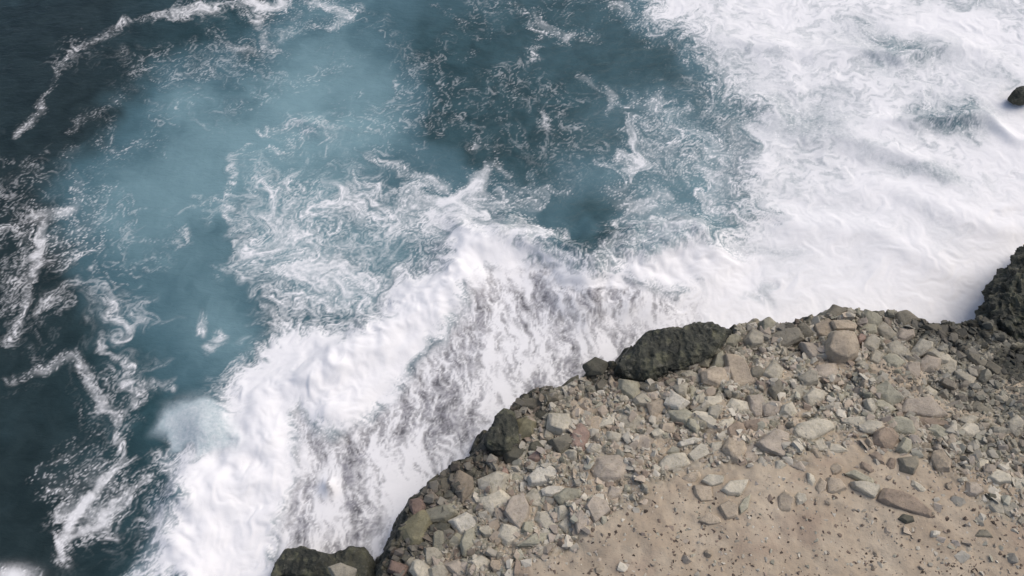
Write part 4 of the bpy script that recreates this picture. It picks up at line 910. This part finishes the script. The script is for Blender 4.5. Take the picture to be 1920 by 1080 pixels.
def scatter(name, N, size, box, accept, colf, mat, seed, label, cat, flat=(.45, .9), lift=0.15, shapes=14, nv=11):
    r = np.random.default_rng(seed); rr = random.Random(seed)
    base = []
    for i in range(shapes):
        bm = bmesh.new(); g = np.random.default_rng(seed * 50 + i)
        for p in g.normal(size=(nv, 3)):
            p = p / np.linalg.norm(p); p = np.sign(p) * np.abs(p) ** 0.6; bm.verts.new(p * np.array((1, g.uniform(.6, .95), g.uniform(.5, .75))))
        res = bmesh.ops.convex_hull(bm, input=bm.verts)
        bmesh.ops.triangulate(bm, faces=bm.faces); bmesh.ops.recalc_face_normals(bm, faces=bm.faces)
        bm.verts.ensure_lookup_table(); bm.verts.index_update()
        base.append((np.array([v.co[:] for v in bm.verts]), np.array([[v.index for v in f.verts] for f in bm.faces]))); bm.free()
    Vs, Fs, Cs = [], [], []; nvt = 0; done = 0
    px = r.uniform(box[0], box[2], N * 6); py = r.uniform(box[1], box[3], N * 6)
    x, y, _ = unproj(px, py, 5.2)
    z = sample(GZ, x, y); sd = sample(GD, x, y); sn = sample(GS, x, y); wt = sample(GW, x, y)
    ppx, ppy = proj(x, y, z)
    ok = np.where(accept(ppx, ppy, sd, sn, r.random(len(px)), x, y))[0][:N]
    for i in ok:
        s = size(rr)
        if sd[i] < s * 0.5 and name != 'spray': continue
        v, f = base[rr.randrange(shapes)]
        R = Matrix.Rotation(rr.uniform(0, 6.283), 3, 'Z') @ Matrix.Rotation(rr.gauss(0, .4), 3, 'X') @ Matrix.Rotation(rr.gauss(0, .4), 3, 'Y')
        vv = (v * s * np.array((1, 1, rr.uniform(*flat)))) @ np.array(R).T + np.array((x[i], y[i], z[i] + s * lift * rr.uniform(-2.2, 1.2)))
        Vs.append(vv); Fs.append(f + nvt); nvt += len(v)
        Cs.append(np.tile(colf(ppx[i], ppy[i], rr) * (1 - 0.72 * wt[i]), (len(v), 1)))
    me = mesh_np(name, np.concatenate(Vs), np.concatenate(Fs), False); attr_col(me, 'tint', np.clip(np.concatenate(Cs), 0.02, 1))
    return tag(link(name, me, mat), label, cat, kind='stuff')

def acc_rubble(px, py, sd, sn, u, x, y):
    patch = sstep(-.35, .35, fbm(x * 0.4, y * 0.4, 3, off=77))
    return (sd > 0.1) & (u < (1 - 0.8 * sample(GR, x, y) * (sn < .4)) * np.where(sn > .85, 0.005 + 0.05 * np.clip((px - 1600) / 300, 0, 1), np.where(sn > .4, 0.2, 0.30 + 0.7 * patch)))
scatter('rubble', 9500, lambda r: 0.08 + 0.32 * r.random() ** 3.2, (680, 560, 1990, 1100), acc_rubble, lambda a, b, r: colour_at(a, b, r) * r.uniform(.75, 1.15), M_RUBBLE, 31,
        'fine broken rubble filling the gaps between the boulders', 'rubble')
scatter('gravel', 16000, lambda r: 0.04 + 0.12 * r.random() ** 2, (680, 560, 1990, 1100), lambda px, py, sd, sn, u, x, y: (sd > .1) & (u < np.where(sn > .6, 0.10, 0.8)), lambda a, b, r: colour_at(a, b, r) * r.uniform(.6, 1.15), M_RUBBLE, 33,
        'loose gravel and chips strewn over the clifftop', 'gravel', nv=8)
def acc_peb(px, py, sd, sn, u, x, y):
    patch = sstep(-.1, .5, fbm(x * 0.35, y * 0.35, 3, off=91))
    return (sn > .8) & (py > 880) & (u < (0.15 + 0.85 * patch) * sstep(880, 1000, py + 0.06 * (px - 1200)))
scatter('pebbles', 1100, lambda r: 0.04 + 0.09 * r.random() ** 2, (930, 870, 1990, 1150), acc_peb, lambda a, b, r: np.array((.10, .078, .060)) * r.uniform(.6, 2.2), M_PEB, 35,
        'brown pebbles dotted over the tan sandy flat', 'pebbles', nv=9)
